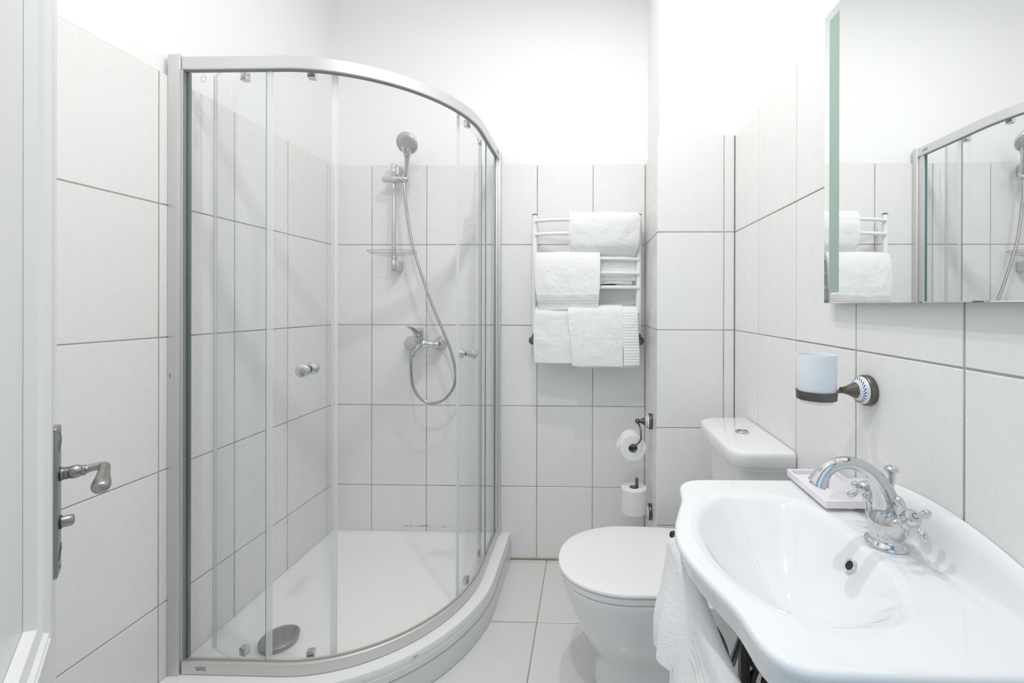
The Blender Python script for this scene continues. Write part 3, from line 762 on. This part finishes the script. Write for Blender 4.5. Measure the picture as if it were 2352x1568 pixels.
# ------------------------------------------------------------------ paper holders on the casing side
def rosette(parent_parts, c, ax, r=.031):
    """bronze rose, printed porcelain ring and flared collar; ax points into the room"""
    parent_parts.append(lathe('wall_rose', [(r, 0), (r * 1.04, .002), (r * 1.04, .011), (r * .97, .014), (r * .93, .0145)], c, ax, M['bronze'], None, 40))
    ring = lathe('porcelain_ring', [(r * .92, .0140), (r * .93, .0155), (r * .80, .022), (r * .60, .028), (r * .55, .0290)], c, ax, M['ceramic'], None, 40)
    parent_parts.append(ring)
    bm = bmesh.new(); A = Vector(ax).normalized(); a, b = frame_for(A)
    n = 22
    for k in range(n):
        t = k * 2 * PI / n; q = a * math.cos(t) + b * math.sin(t); s = A.cross(q)
        for (dr, dh, ds, rr_) in ((.80, .0222, 0, .0020), (.73, .0246, .0022, .0012), (.74, .0242, -.0026, .0013)):
            p = Vector(c) + q * (r * dr) + A * (dh - .0004) + s * ds
            tube_bm(bm, [p - (q + s * .8) * rr_ * .8, p + (q + s * .8) * rr_ * .8], [rr_ * .8, rr_ * .35], 6)
    pr = finish(bm, 'printed_border', M['blue_ink'], None); pr.parent = ring
    bm = bmesh.new()
    for rad, hh in ((.88, .0184), (.64, .0272)):
        P = [Vector(c) + (a * math.cos(k * 2 * PI / 40) + b * math.sin(k * 2 * PI / 40)) * r * rad + A * hh for k in range(41)]
        tube_bm(bm, P, .0004, 6)
    pr = finish(bm, 'printed_ring', M['pale_blue_ink'], None); pr.parent = ring
    parent_parts.append(lathe('collar', [(r * .56, .0275), (r * .50, .033), (r * .30, .046), (r * .22, .056), (r * .21, .060)], c, ax, M['bronze'], None, 32))
HY_ = 1.925
th = empty('toilet_roll_holder', (XN, HY_, .756)); tag(th, 'bronze toilet roll holder with a hooked arm, the upper one', 'toilet roll holder')
ps = []; rosette(ps, (XN - .0005, HY_, .756), (-1, 0, 0), .0335)
ps.append(lathe('ball', [(0, -.0115), (.0065, -.010), (.0105, -.005), (.0115, 0), (.0105, .005), (.0065, .010), (0, .0115)], (.224, HY_, .757), (0, 0, 1), M['bronze'], None, 24))
ps.append(stube('arm', [(.225, HY_, .750, .0042), (.232, HY_ - .03, .738, .0042), (.234, HY_ - .048, .715, .0042), (.230, HY_ - .058, .690, .0042), (.214, HY_ - .062, .672, .0042), (.203, HY_ - .060, .6635, .0042), (.199, HY_ - .045, .6615, .0045), (.198, HY_, .661, .0045), (.198, HY_ + .06, .661, .0045)], M['bronze'], seg=12))
adopt(th, *ps)
def toilet_roll(c, ax, r=.056, h=.098, hole=.0205):
    o = lathe('paper', [(hole, 0), (r - .0015, 0), (r, .0015), (r, h - .0015), (r - .0015, h), (hole, h), (hole, 0)], c, ax, M['paper'], None, 56, False, False)
    k = lathe('cardboard_core', [(hole, .001), (hole, h - .001), (hole - .0015, h - .001), (hole - .0015, .001), (hole, .001)], c, ax, M['core'], None, 40, False, False)
    return o, k
tr = empty('toilet_roll', (.198, 1.93, .645)); tag(tr, 'white toilet roll hanging on the upper holder with a loose sheet', 'toilet roll')
o, k = toilet_roll((.201, 1.892, .646), (0, 1, 0), .0565)
# hanging leaf that leaves the top and flares to the left
bm = bmesh.new(); rows = []
for j, (a, rad) in enumerate([(20, .0575), (50, .0578), (75, .0580), (100, .0585)]):
    A = math.radians(a + 0); rows.append((.201 + rad * math.cos(A), .646 + rad * math.sin(A)))
rows += [(.172, .690), (.156, .678), (.146, .664), (.137, .650), (.131, .640)]
sh = sheet('loose_sheet', lambda u, v: Vector((lambda q: (q[0], 1.893 + .096 * u, q[1]))((lambda s: (rows[int(s)][0] + (rows[min(int(s) + 1, len(rows) - 1)][0] - rows[int(s)][0]) * (s % 1), rows[int(s)][1] + (rows[min(int(s) + 1, len(rows) - 1)][1] - rows[int(s)][1]) * (s % 1)))(v * (len(rows) - 1) * .9999))), 8, 24, .0006, M['paper'])
sh.modifiers.clear(); s_ = sh.modifiers.new('s', 'SOLIDIFY'); s_.thickness = .0007
bm.free(); adopt(tr, o, k, sh)
HY2 = 1.93
th2 = empty('spare_roll_holder', (XN, HY2, .347)); tag(th2, 'bronze upright spare roll holder, the lower one beside the toilet', 'toilet roll holder')
ps = []; rosette(ps, (XN - .0005, HY2, .352), (-1, 0, 0), .0335)
ps.append(stube('arm', [(.236, HY2, .352, .0072), (.226, HY2, .350, .0075), (.217, HY2, .346, .0085), (.210, HY2, .344, .0060)], M['bronze'], seg=14))
ps.append(lathe('base_disc', [(.008, -.006), (.016, -.004), (.016, 0), (.006, .001)], (.213, HY2, .352), (0, 0, 1), M['bronze'], None, 28))
ps.append(lathe('spindle', [(.0072, 0), (.0072, .150), (.0055, .153), (0, .1535)], (.222, HY2, .348), (0, 0, 1), M['bronze'], None, 24))
adopt(th2, *ps)
tr2 = empty('toilet_roll', (.210, HY2, .353)); tag(tr2, 'white toilet roll standing upright on the lower spare holder', 'toilet roll')
o, k = toilet_roll((.210, HY2, .3535), (0, 0, 1), .0560, .108, .0215); adopt(tr2, o, k)

# ------------------------------------------------------------------ toilet
TY = 1.452
to = empty('toilet', (.25, TY, 0)); tag(to, 'white close coupled toilet with closed lid, back against right wall', 'toilet')
def dshape(x_front, hw, x_back, z, n=40, e=2.16, k=.62, cy=TY):
    """plan outline: rounded nose towards -X and straight sides to the back"""
    L_ = hw * 1.20; pts = []
    xc = x_front + L_
    for i in range(n + 1):
        a = PI / 2 + PI * i / n
        c, s = math.cos(a), math.sin(a)
        pts.append((xc + L_ * math.copysign(abs(c) ** (2 / e), c), cy + hw * math.copysign(abs(s) ** (2 / e), s), z))
    hb = hw * .93
    m1 = [(xc + (x_back - xc) * t, cy - (hw + (hb - hw) * t ** 2), z) for t in (.25, .5, .75, .93)]
    m2 = [(x, 2 * cy - y, zz) for x, y, zz in m1[::-1]]
    return pts + m1 + [(x_back, cy - hb + .012, z), (x_back, cy + hb - .012, z)] + m2
ps = []
bm = bmesh.new()
loft_bm(bm, [dshape(.030, .116, .56, 0), dshape(.024, .120, .56, .006), dshape(.026, .118, .56, .045), dshape(.030, .112, .56, .090), dshape(.034, .108, .56, .120), dshape(.030, .110, .56, .135), dshape(.014, .124, .56, .158),
             dshape(-.010, .142, .57, .195), dshape(-.034, .160, .58, .240), dshape(-.052, .173, .59, .285), dshape(-.064, .182, .60, .322), dshape(-.066, .184, .60, .328), dshape(-.071, .186, .60, .332), dshape(-.074, .188, .60, .342),
             dshape(-.083, .193, .60, .372), dshape(-.086, .195, .60, .385), dshape(-.084, .194, .60, .391), dshape(-.074, .186, .598, .3935)], True, True)
o = finish(bm, 'bowl', M['toilet'], None, 50); ps.append(o)
bm = bmesh.new()
loft_bm(bm, [dshape(-.080, .186, .335, .3945), dshape(-.088, .194, .338, .396), dshape(-.090, .196, .34, .412), dshape(-.084, .190, .336, .4145)], True, True)
ps.append(finish(bm, 'seat', M['lid'], None, 40))
bm = bmesh.new()
loft_bm(bm, [dshape(-.085, .190, .345, .4165), dshape(-.093, .197, .348, .4185), dshape(-.095, .199, .35, .424), dshape(-.093, .197, .348, .4285), dshape(-.084, .188, .345, .4305), dshape(-.03, .14, .30, .4315)], True, True)
ps.append(finish(bm, 'lid', M['lid'], None, 40))
for s in (-1, 1): ps.append(tube('hinge', [(.350, TY + s * .075 - .02, .412), (.350, TY + s * .075 + .02, .412)], .011, M['chrome'], seg=16))
# cistern
def cist(d, z, x1=.600, n=8):
    """outline with rounded front corners; d = inset"""
    y0, y1 = TY - .201 + d, TY + .201 - d; xf = .414 + d; r = .062
    pts = [(x1, y0, z), ((x1 + xf + r) / 2, y0, z)]
    for k in range(n + 1): a = PI * 1.5 - k / n * PI / 2; pts.append((xf + .004 + r + r * math.cos(a), y0 + r + r * math.sin(a), z))
    for k in range(1, 4): pts.append((xf + .004 - .004 * math.sin(k / 4 * PI), y0 + r + (y1 - y0 - 2 * r) * k / 4, z))
    for k in range(n + 1): a = PI - k / n * PI / 2; pts.append((xf + .004 + r + r * math.cos(a), y1 - r + r * math.sin(a), z))
    pts += [((x1 + xf + r) / 2, y1, z), (x1, y1, z)]
    return pts
bm = bmesh.new(); loft_bm(bm, [cist(.060, .388), cist(.052, .40), cist(.036, .60), cist(.026, .785), cist(.024, .792)], True, True); ps.append(finish(bm, 'cistern', M['toilet'], None, 40))
bm = bmesh.new(); loft_bm(bm, [cist(.026, .784), cist(.014, .786), cist(.011, .793), cist(.009, .799), cist(.003, .802), cist(0, .808), cist(0, .834), cist(.002, .842), cist(.007, .847), cist(.014, .8485)], True, True)
cl = finish(bm, 'cistern_lid', M['toilet'], None, 40); ps.append(cl)
fb = lathe('flush_button', [(.0225, 0), (.0225, .003), (.0205, .0055), (.019, .0055), (.0165, .0035), (.0155, .006), (.008, .0075), (0, .008)], (.517, TY, .848), (0, 0, 1), M['chrome'], None, 36); fb.parent = cl
o = box('button_split', .501, .533, TY - .0007, TY + .0007, .853, .8563, M['bolt']); o.parent = cl
adopt(to, *ps)

# ------------------------------------------------------------------ wash basin
BZ = .858; BY = .762; BH = .274; BXW = XR - .001
ba = empty('wash_basin', (XR, BY, .70)); tag(ba, 'wide white ceramic wash basin with bowed front on the right wall', 'wash basin')
# half outline in (dy, x), from the back wall corner to the middle of the front
half = [(.274, BXW), (.274, .50), (.274, .40), (.273, .31), (.271, .262), (.264, .238), (.250, .222), (.232, .2125), (.212, .2085), (.192, .2060), (.172, .2030), (.150, .1965), (.125, .1875), (.098, .1785), (.070, .1695), (.040, .1625), (.015, .1590), (0, .1585)]
pts2 = [Vector((x, dy, 0)) for dy, x in half]
OUT = catmull(pts2, 6)
outline = [(p.x, BY + p.y) for p in OUT] + [(p.x, BY - p.y) for p in OUT[::-1][1:]]
BC = (.335, BY + .001)                 # bowl centre
def ray_hit(ang):
    dx, dy = math.cos(ang), math.sin(ang); best = None
    P_ = outline + [outline[0]]
    for i in range(len(P_) - 1):
        x1, y1 = P_[i][0] - BC[0], P_[i][1] - BC[1]; x2, y2 = P_[i + 1][0] - BC[0], P_[i + 1][1] - BC[1]
        ex, ey = x2 - x1, y2 - y1; den = dx * ey - dy * ex
        if abs(den) < 1e-12: continue
        t = (x1 * ey - y1 * ex) / den; s = (x1 * dy - y1 * dx) / den
        if t > 0 and -1e-6 <= s <= 1 + 1e-6 and (best is None or t < best): best = t
    return best
def bowl_r(ang):
    c, s = math.cos(ang), math.sin(ang)
    a = .142 if c > 0 else .128; b = .188; e = 2.7 if c > 0 else 2.05
    return (abs(c / a) ** e + abs(s / b) ** e) ** (-1 / e)
def lip(x, y):
    """arched upstand along the wall with a shallow valley before it"""
    dy = abs(y - BY) / BH
    top = .072 * max(0, 1 - dy ** 2 * 1.02) ** .9
    d = BXW - x
    w = .028
    prof_ = 1.0 if d < .006 else max(0, 1 - (d - .006) / w)
    prof_ = prof_ * prof_ * (3 - 2 * prof_)
    z = top * prof_
    z -= .004 * math.exp(-((d - .045) / .014) ** 2) * (1 - dy ** 4)
    return z
NA = 288
angs = [2 * PI * k / NA for k in range(NA)]
outR = [ray_hit(a) for a in angs]; inR = [bowl_r(a) for a in angs]
DRN_X = .35
def P_at(k, r): return (BC[0] + math.cos(angs[k]) * r, BC[1] + math.sin(angs[k]) * r)
bm = bmesh.new(); rings = []
def bowl_z(f): return -.0068 - .132 * (1 - f ** 1.55) ** 1.05
for f in (.06, .2, .37, .54, .69, .80, .885, .95, .985):      # outside of the bowl, below the skirt
    sh_ = 1 - f
    rings.append([(P_at(k, inR[k] * f + .012)[0] + (DRN_X - BC[0]) * smoothstep(0, 1, sh_), P_at(k, inR[k] * f + .012)[1], BZ + min(bowl_z(f) - .012, -.056)) for k in range(NA)])
def wallside(k):
    x, y = P_at(k, outR[k]); return x > BXW - .002
# skirt from underneath up to the rim
for (ins, dzz) in ((.030, -.054), (.017, -.052), (.014, -.047), (.0145, -.030), (.010, -.023), (.006, -.019), (.0015, -.015), (0, -.011), (0, -.0075), (.0015, -.0035), (.005, -.0008), (.010, .0002)):
    r_ = []
    for k in range(NA):
        rr_ = outR[k] - (ins if not wallside(k) else min(ins, .0005)); x, y = P_at(k, rr_)
        lz = lip(x, y) if dzz > -.012 else 0
        if wallside(k): x = min(x, BXW)
        r_.append((x, y, BZ + dzz + lz))
    rings.append(r_)
NS = 26
for j in range(1, NS + 1):
    t = j / NS; r_ = []
    for k in range(NA):
        a, b = outR[k] - .010, inR[k] + .016; rr_ = a + (b - a) * t; x, y = P_at(k, rr_)
        # soft inner roll near the bowl
        r_.append((x, y, BZ + lip(x, y) - .0012 * t))
    rings.append(r_)
DRN = (.35, BY)
BF = [(1.10, -.0018), (1.05, -.0034), (1.0, -.0068)] + [(f, bowl_z(f)) for f in (.975, .95, .92, .885, .845, .80, .75, .69, .62, .54, .46, .37, .28, .19, .11, .06)]
for j, (f, dp) in enumerate(BF):
    r_ = []
    sh_ = (1 - f) if f < 1 else 0
    for k in range(NA):
        rr_ = inR[k] * f if f < 1 else inR[k] + .016 * (f - 1) / .10 * .9
        x, y = P_at(k, rr_); x += (DRN[0] - BC[0]) * smoothstep(0, 1, sh_)
        r_.append((x, y, BZ + dp))
    rings.append(r_)
vr = loft_bm(bm, rings, True, True)
o = finish(bm, 'basin_body', M['basin'], None, 60); ps = [o]
ps.append(lathe('drain', [(.024, 0), (.024, .002), (.020, .0035), (.018, .0035), (.016, .006), (0, .008)], (DRN[0], BY, BZ - .1385), (0, 0, 1), M['chrome'], None, 32))
# overflow on the rear wall of the bowl
ov = Vector((.4540, .752, .8225)); on = Vector((-.81, 0, .59)).normalized()
ps.append(lathe('overflow_ring', [(.0078, .0010), (.0080, .0034), (.0100, .0042), (.0120, .0034), (.0125, .0012), (.0125, -.004)], ov, on, M['chrome'], None, 32, False, False))
ps.append(lathe('overflow_hole', [(.0084, .0012), (0, .0011)], ov, on, M['black_hole'], None, 32))
# platform under the tap
bm = bmesh.new()
def plat(a, b, z, e=3.2, n=48): return [(.527 + a * math.copysign(abs(math.cos(t)) ** (2 / e), math.cos(t)), .757 + b * math.copysign(abs(math.sin(t)) ** (2 / e), math.sin(t)), z) for t in [k * 2 * PI / n for k in range(n)]]
loft_bm(bm, [plat(.041, .050, BZ - .0040), plat(.040, .048, BZ - .0012), plat(.038, .045, BZ + .0004), plat(.035, .040, BZ + .0013), plat(.03, .03, BZ + .002)], False, True)
ps.append(finish(bm, 'tap_ledge', M['basin'], None, 60))
adopt(ba, *ps)

# ------------------------------------------------------------------ basin tap
FX_, FY_ = .518, .757; FZ = BZ + .0018
fa = empty('basin_mixer_tap', (FX_, FY_, FZ)); tag(fa, 'chrome traditional basin mixer tap with two cross handles', 'tap')
ps = [lathe('base', [(.0325, 0), (.0335, .0015), (.0332, .004), (.0310, .0065), (.0275, .0090), (.0258, .0115), (.0255, .0145), (.0270, .020), (.0288, .027), (.0295, .035), (.0288, .043), (.0262, .051), (.0235, .058), (.018, .061)], (FX_, FY_, FZ), (0, 0, 1), M['chrome'], None, 48)]
bm = bmesh.new()
spline_tube(bm, [(FX_, FY_, FZ + .038, .0265), (FX_ + .001, FY_, FZ + .055, .0235), (FX_ - .001, FY_, FZ + .072, .0205), (FX_ - .008, FY_, FZ + .094, .0172), (FX_ - .023, FY_, FZ + .117, .0142), (FX_ - .042, FY_, FZ + .132, .0120), (FX_ - .064, FY_, FZ + .139, .0110),
                 (FX_ - .083, FY_, FZ + .137, .0110), (FX_ - .099, FY_, FZ + .130, .0116), (FX_ - .109, FY_, FZ + .120, .0126), (FX_ - .114, FY_, FZ + .111, .0148), (FX_ - .117, FY_, FZ + .1035, .0175)], 8, 28)
ps.append(finish(bm, 'spout', M['chrome'], None, 60))
ps.append(lathe('aerator', [(.0130, 0), (.0135, .005), (.012, .006)], (FX_ - .117, FY_, FZ + .1035), (-.38, 0, -1), M['chrome'], None, 28))
for s in (-1, 1):
    ax = Vector((.02 * -s - .02, s * .75, .66)).normalized()
    c = Vector((FX_, FY_ + s * .016, FZ + .036))
    arm = lathe('handle_arm', [(.0215, 0), (.0205, .008), (.0175, .016), (.0130, .024), (.0105, .030), (.0115, .0325), (.0120, .036), (.0100, .038), (.0085, .044)], c, ax, M['chrome'], None, 32); ps.append(arm)
    hub = c + ax * .054
    hb = lathe('cross_handle', [(.0085, -.010), (.0115, -.007), (.0132, -.002), (.0132, .004), (.0125, .007), (.0105, .009), (.0095, .0102), (0, .0112)], hub, ax, M['chrome'], None, 32); ps.append(hb)
    a, b = frame_for(ax)
    rot0 = .25 if s < 0 else .55
    for k in range(4):
        q = a * math.cos(rot0 + k * PI / 2) + b * math.sin(rot0 + k * PI / 2)
        pr = [(.009, .0045), (.013, .0036), (.016, .0036), (.020, .0052), (.026, .0066), (.031, .0062), (.034, .0042), (.0352, .0012)]
        bm = bmesh.new(); tube_bm(bm, [hub + q * d for d, r in pr], [r for d, r in pr], 16); sp = finish(bm, 'spoke', M['chrome'], None, 60); sp.parent = hb
    if s < 0:
        me = text_mesh('C', .013, M['bolt'], 'letter', .0004); bm = bmesh.new(); bm.from_mesh(me)
        yv = Z - ax * Z.dot(ax); yv.normalize(); xv = yv.cross(ax)
        bm.transform(Matrix.Translation(hub + ax * .0108) @ Matrix((xv, yv, ax)).transposed().to_4x4()); o = finish(bm, 'letter', M['bolt'], None); o.parent = hb
pr = [(0, .0035), (.03, .0032), (.085, .0042), (.105, .0055), (.112, .0075), (.1135, .0105), (.116, .0115), (.1195, .0105), (.1225, .0040), (.123, .0012)]
bm = bmesh.new(); lathe_bm(bm, [(r, h) for h, r in pr], (FX_ + .015, FY_ + .010, FZ + .009), (0, 0, 1), 24); ps.append(finish(bm, 'pull_rod', M['chrome'], None, 50))
adopt(fa, *ps)

# ------------------------------------------------------------------ soap dish
sd = empty('soap_dish', (.541, .965, BZ + .003)); tag(sd, 'pale lilac rectangular soap dish on the far corner of the basin', 'soap dish')
bm = bmesh.new()
def rect(x0, x1, y0, y1, z, r=.003): 
    out = []
    for cx, cy, a0 in ((x1 - r, y1 - r, 0), (x0 + r, y1 - r, PI / 2), (x0 + r, y0 + r, PI), (x1 - r, y0 + r, 1.5 * PI)):
        for k in range(5): a = a0 + k / 4 * PI / 2; out.append((cx + r * math.cos(a), cy + r * math.sin(a), z))
    return out
x0, x1, y0, y1 = .479, .592, .876, 1.046; z0, z1 = BZ + .0055, BZ + .0215
loft_bm(bm, [rect(x0 + .002, x1 - .002, y0 + .002, y1 - .002, z0), rect(x0, x1, y0, y1, z0 + .001), rect(x0, x1, y0, y1, z1 - .0008), rect(x0 + .0008, x1 - .0008, y0 + .0008, y1 - .0008, z1), rect(x0 + .005, x1 - .005, y0 + .005, y1 - .005, z1),
             rect(x0 + .006, x1 - .006, y0 + .006, y1 - .006, z1 - .001), rect(x0 + .006, x1 - .006, y0 + .006, y1 - .006, z0 + .0055), rect(x0 + .009, x1 - .009, y0 + .009, y1 - .009, z0 + .0045)], True, True)
o1 = finish(bm, 'dish', M['tray'], None, 40)
o2 = lathe('foot', [(.020, 0), (.022, .0055)], (.535, .905, BZ + .0002), (0, 0, 1), M['tray'], None, 32)
o3 = lathe('foot', [(.020, 0), (.022, .0055)], (.535, 1.010, BZ + .0002), (0, 0, 1), M['tray'], None, 32)
adopt(sd, o1, o2, o3)

# ------------------------------------------------------------------ tumbler and holder
CX, CY = .488, .930
tf = Vector((XR - .0005, .938, 1.090))
hd_ = empty('tumbler_holder', (XR, .938, 1.09)); tag(hd_, 'bronze tumbler holder with a blue printed porcelain rose', 'tumbler holder')
ps = []; rosette(ps, tf, (-1, 0, 0), .0315)
ps.append(tube('link', [(XR - .058, .937, 1.088), (CX + .036, .931, 1.087)], .0042, M['bronze'], seg=12))
bm = bmesh.new()
def ringprof(pr, c, n=56): lathe_bm(bm, pr, c, (0, 0, 1), n, False, False)
ringprof([(.0368, -.009), (.0388, -.009), (.0400, .009), (.0380, .009), (.0368, -.009)], (CX, CY, 1.082))
ps.append(finish(bm, 'ring', M['bronze'], None, 40)); adopt(hd_, *ps)
tb = tag(lathe('tumbler', [(0, 1.0645), (.0300, 1.0645), (.0315, 1.0660), (.0322, 1.0725), (.0340, 1.0745), (.0372, 1.092), (.0385, 1.12), (.0390, 1.1655), (.0388, 1.1675), (.0372, 1.1675), (.0368, 1.1655), (.0360, 1.11), (.0330, 1.080), (0, 1.0765)], (CX, CY, 0), (0, 0, 1), M['cup'], None, 56), 'pale porcelain tumbler sitting in the bronze wall ring', 'tumbler')

# ------------------------------------------------------------------ mirror
MXF = .579
mi = empty('mirror', (XR, .762, 1.276)); tag(mi, 'large rectangular wall mirror with an etched green strip near its edge', 'mirror')
my0, my1, mz0, mz1 = .452, 1.070, 1.2765, 1.974
o1 = box('mirror_back', MXF + .0062, XR - .0005, my0 + .022, my1 - .022, mz0 + .022, mz1 - .022, M['mirror_edge'])
bm = bmesh.new()
bvl = .009
loft_bm(bm, [[(MXF + .006, my0, mz0), (MXF + .006, my1, mz0), (MXF + .006, my1, mz1), (MXF + .006, my0, mz1)],
             [(MXF + .0012, my0, mz0), (MXF + .0012, my1, mz0), (MXF + .0012, my1, mz1), (MXF + .0012, my0, mz1)]], True, False)
o2 = finish(bm, 'glass_rim', M['mirror_edge'], None)
bm = bmesh.new()
loft_bm(bm, [[(MXF + .0012, my0, mz0), (MXF + .0012, my1, mz0), (MXF + .0012, my1, mz1), (MXF + .0012, my0, mz1)],
             [(MXF, my0 + .002, mz0 + .0018), (MXF, my1 - .001, mz0 + .0018), (MXF, my1 - .001, mz1 - .001), (MXF, my0 + .002, mz1 - .001)]], False, True)
o3 = finish(bm, 'silvered_face', M['silver'], None)
o4 = box('etched_strip', MXF - .0004, MXF + .0002, 1.008, 1.047, 1.302, 1.952, M['frosted_green'])
o5 = box('etched_strip', MXF - .0004, MXF + .0002, .475, .514, 1.302, 1.952, M['frosted_green'])
adopt(mi, o1, o2, o3, o4, o5)

# ------------------------------------------------------------------ iron stand under the basin, towel on it
ws = empty('basin_stand', (.40, BY, 0)); tag(ws, 'black wrought iron stand with scrolls under the basin', 'stand')
ps = []
for yy in (BY + .235, BY - .235):
    ps.append(box('leg', .350, .372, yy - .011, yy + .011, 0, BZ - .056, M['iron'], bev=.003))
    ps.append(box('leg', .575, .597, yy - .011, yy + .011, 0, BZ - .056, M['iron'], bev=.003))
    ps.append(box('cross_bar', .372, .575, yy - .006, yy + .006, .300, .318, M['iron'], bev=.002))
    for cz in (.515, .40):
        bm = bmesh.new(); P = []
        for k in range(30):
            a = PI * .75 + k / 29 * PI * 2.3; r = .052 - .030 * k / 29; P.append((.428 + r * math.cos(a), yy, cz + r * math.sin(a) * 1.1))
        P = [(.372, yy, cz + .06)] + P
        tube_bm(bm, P, [.009 - .003 * i / len(P) for i in range(len(P))], 10); ps.append(finish(bm, 'scroll', M['iron'], None, 50))
    ps.append(stube('scroll', [(.374, yy, .62, .008), (.40, yy, .585, .009), (.43, yy, .575, .010), (.46, yy, .59, .009), (.475, yy, .62, .007), (.462, yy, .645, .006), (.445, yy, .635, .005)], M['iron'], seg=10))
rail = [(.350, .535, .715), (.250, .515, .715), (.222, .55, .715), (.214, .62, .715), (.210, .68, .716), (.206, .74, .724), (.199, .79, .745), (.188, .835, .778), (.178, .862, .800), (.1745, .874, .806)]
ps.append(stube('towel_rail', [(*p, .006) for p in rail], M['iron'], seg=12))
ps.append(lathe('rail_tip', [(0, -.007), (.006, -.005), (.008, 0), (.006, .005), (0, .007)], (.1745, .876, .807), (0, 1, 0), M['iron'], None, 16))
ps.append(stube('brace', [(.214, .755, .722, .004), (.232, .77, .690, .006), (.245, .785, .655, .009), (.258, .80, .615, .009), (.285, .85, .575, .007), (.350, .97, .55, .006)], M['iron'], seg=10))
adopt(ws, *ps)
# towel draped over the rail
RC = catmull([Vector(p) for p in rail[2:-1]], 10)
def rail_at(t):
    f = t * (len(RC) - 1); i = min(int(f), len(RC) - 2); return RC[i].lerp(RC[i + 1], f - i)
def tw(u, v):  # cloth surface
    """u along the rail (0 near, 1 far); v 0 = back hem, over the rail, 1 = front hem"""
    p = rail_at(u); vt = .30
    if v < vt:
        s = (vt - v) / vt; z = p.z - .20 * s; x = p.x + .012 + .008 * s; y = p.y
        if s < .08: x = p.x + .012 * s / .08; z = p.z + .010 - (s / .08) ** 2 * .012
        x += .006 * math.sin(u * 15) * s
        return Vector((x, y, z))
    s = (v - vt) / (1 - vt)
    Lf = (p.z + .020 - (.606 + .012 * (1 - smoothstep(.54, 1, u)))) if u > .633 else .40 if u < .583 else .40 + ((p.z + .020 - .618) - .40) * (u - .583) / .05
    d = s * Lf
    if d < .02: k = d / .02; x = p.x - .013 * math.sin(k * PI / 2); z = p.z + .010 * math.cos(k * PI / 2)
    else: x = p.x - .013; z = p.z - (d - .02)
    out = (.028 + .012 * u) * smoothstep(.0, .9, d / .2)
    fold = .010 * math.sin(u * 13 + 1.0 + d * 5) * smoothstep(.02, .12, d) + .004 * math.sin(u * 31 + d * 9) * smoothstep(.05, .2, d)
    st_ = .0016 * math.sin(d * 800) if (.040 < d < .092 and u < .53) else 0
    x += -out + fold + st_; y = p.y - .02 * (1 - u) * d / .2
    return Vector((x, y, z + .002 * nz3(x, y, z, 30)))
ht = empty('hand_towel', (.19, .74, .72)); tag(ht, 'white hand towel draped on the rail below the basin front', 'towel')
o = sheet('towel_cloth', tw, 80, 110, .009, M['towel_blue']); adopt(ht, o)
for k in range(6):
    pass

# ------------------------------------------------------------------ small marks
# mould specks on the tiles above the tray
bm = bmesh.new()
for i in range(60):
    x = random.choice([random.uniform(-.92, -.82), random.uniform(-.86, -.79), random.uniform(-.76, -.66)]); z = .158 + random.uniform(-.003, .006); w = random.uniform(.0006, .0028)
    box_bm(bm, x - w, x + w, YB - .0006, YB + .0004, z - w * .3, z + w * .3)
o = finish(bm, 'mould_speck', M['dirt'], wb); o['kind'] = 'stuff'
# small scuffs on the tray rim
a = math.radians(-48)
for k in range(5):
    bm = bmesh.new(); aa = a + k * .006; p = (TC[0] + (TR + .0006) * math.cos(aa), TC[1] + (TR + .0006) * math.sin(aa))
    tube_bm(bm, [(p[0], p[1], .117), (p[0] + .002, p[1] + .002, .123)], .0005, 5); adopt(st, finish(bm, 'scuff_mark', M['bolt'], None))
for aa, z in ((-.95, .055), (-1.12, .03), (-1.02, .02)):
    bm = bmesh.new()
    tube_bm(bm, [(TC[0] + (TR + .0042) * math.cos(aa + t), TC[1] + (TR + .0042) * math.sin(aa + t), z) for t in (0, .012, .024)], .0005, 5); adopt(st, finish(bm, 'scuff_mark', M['bolt'], None))
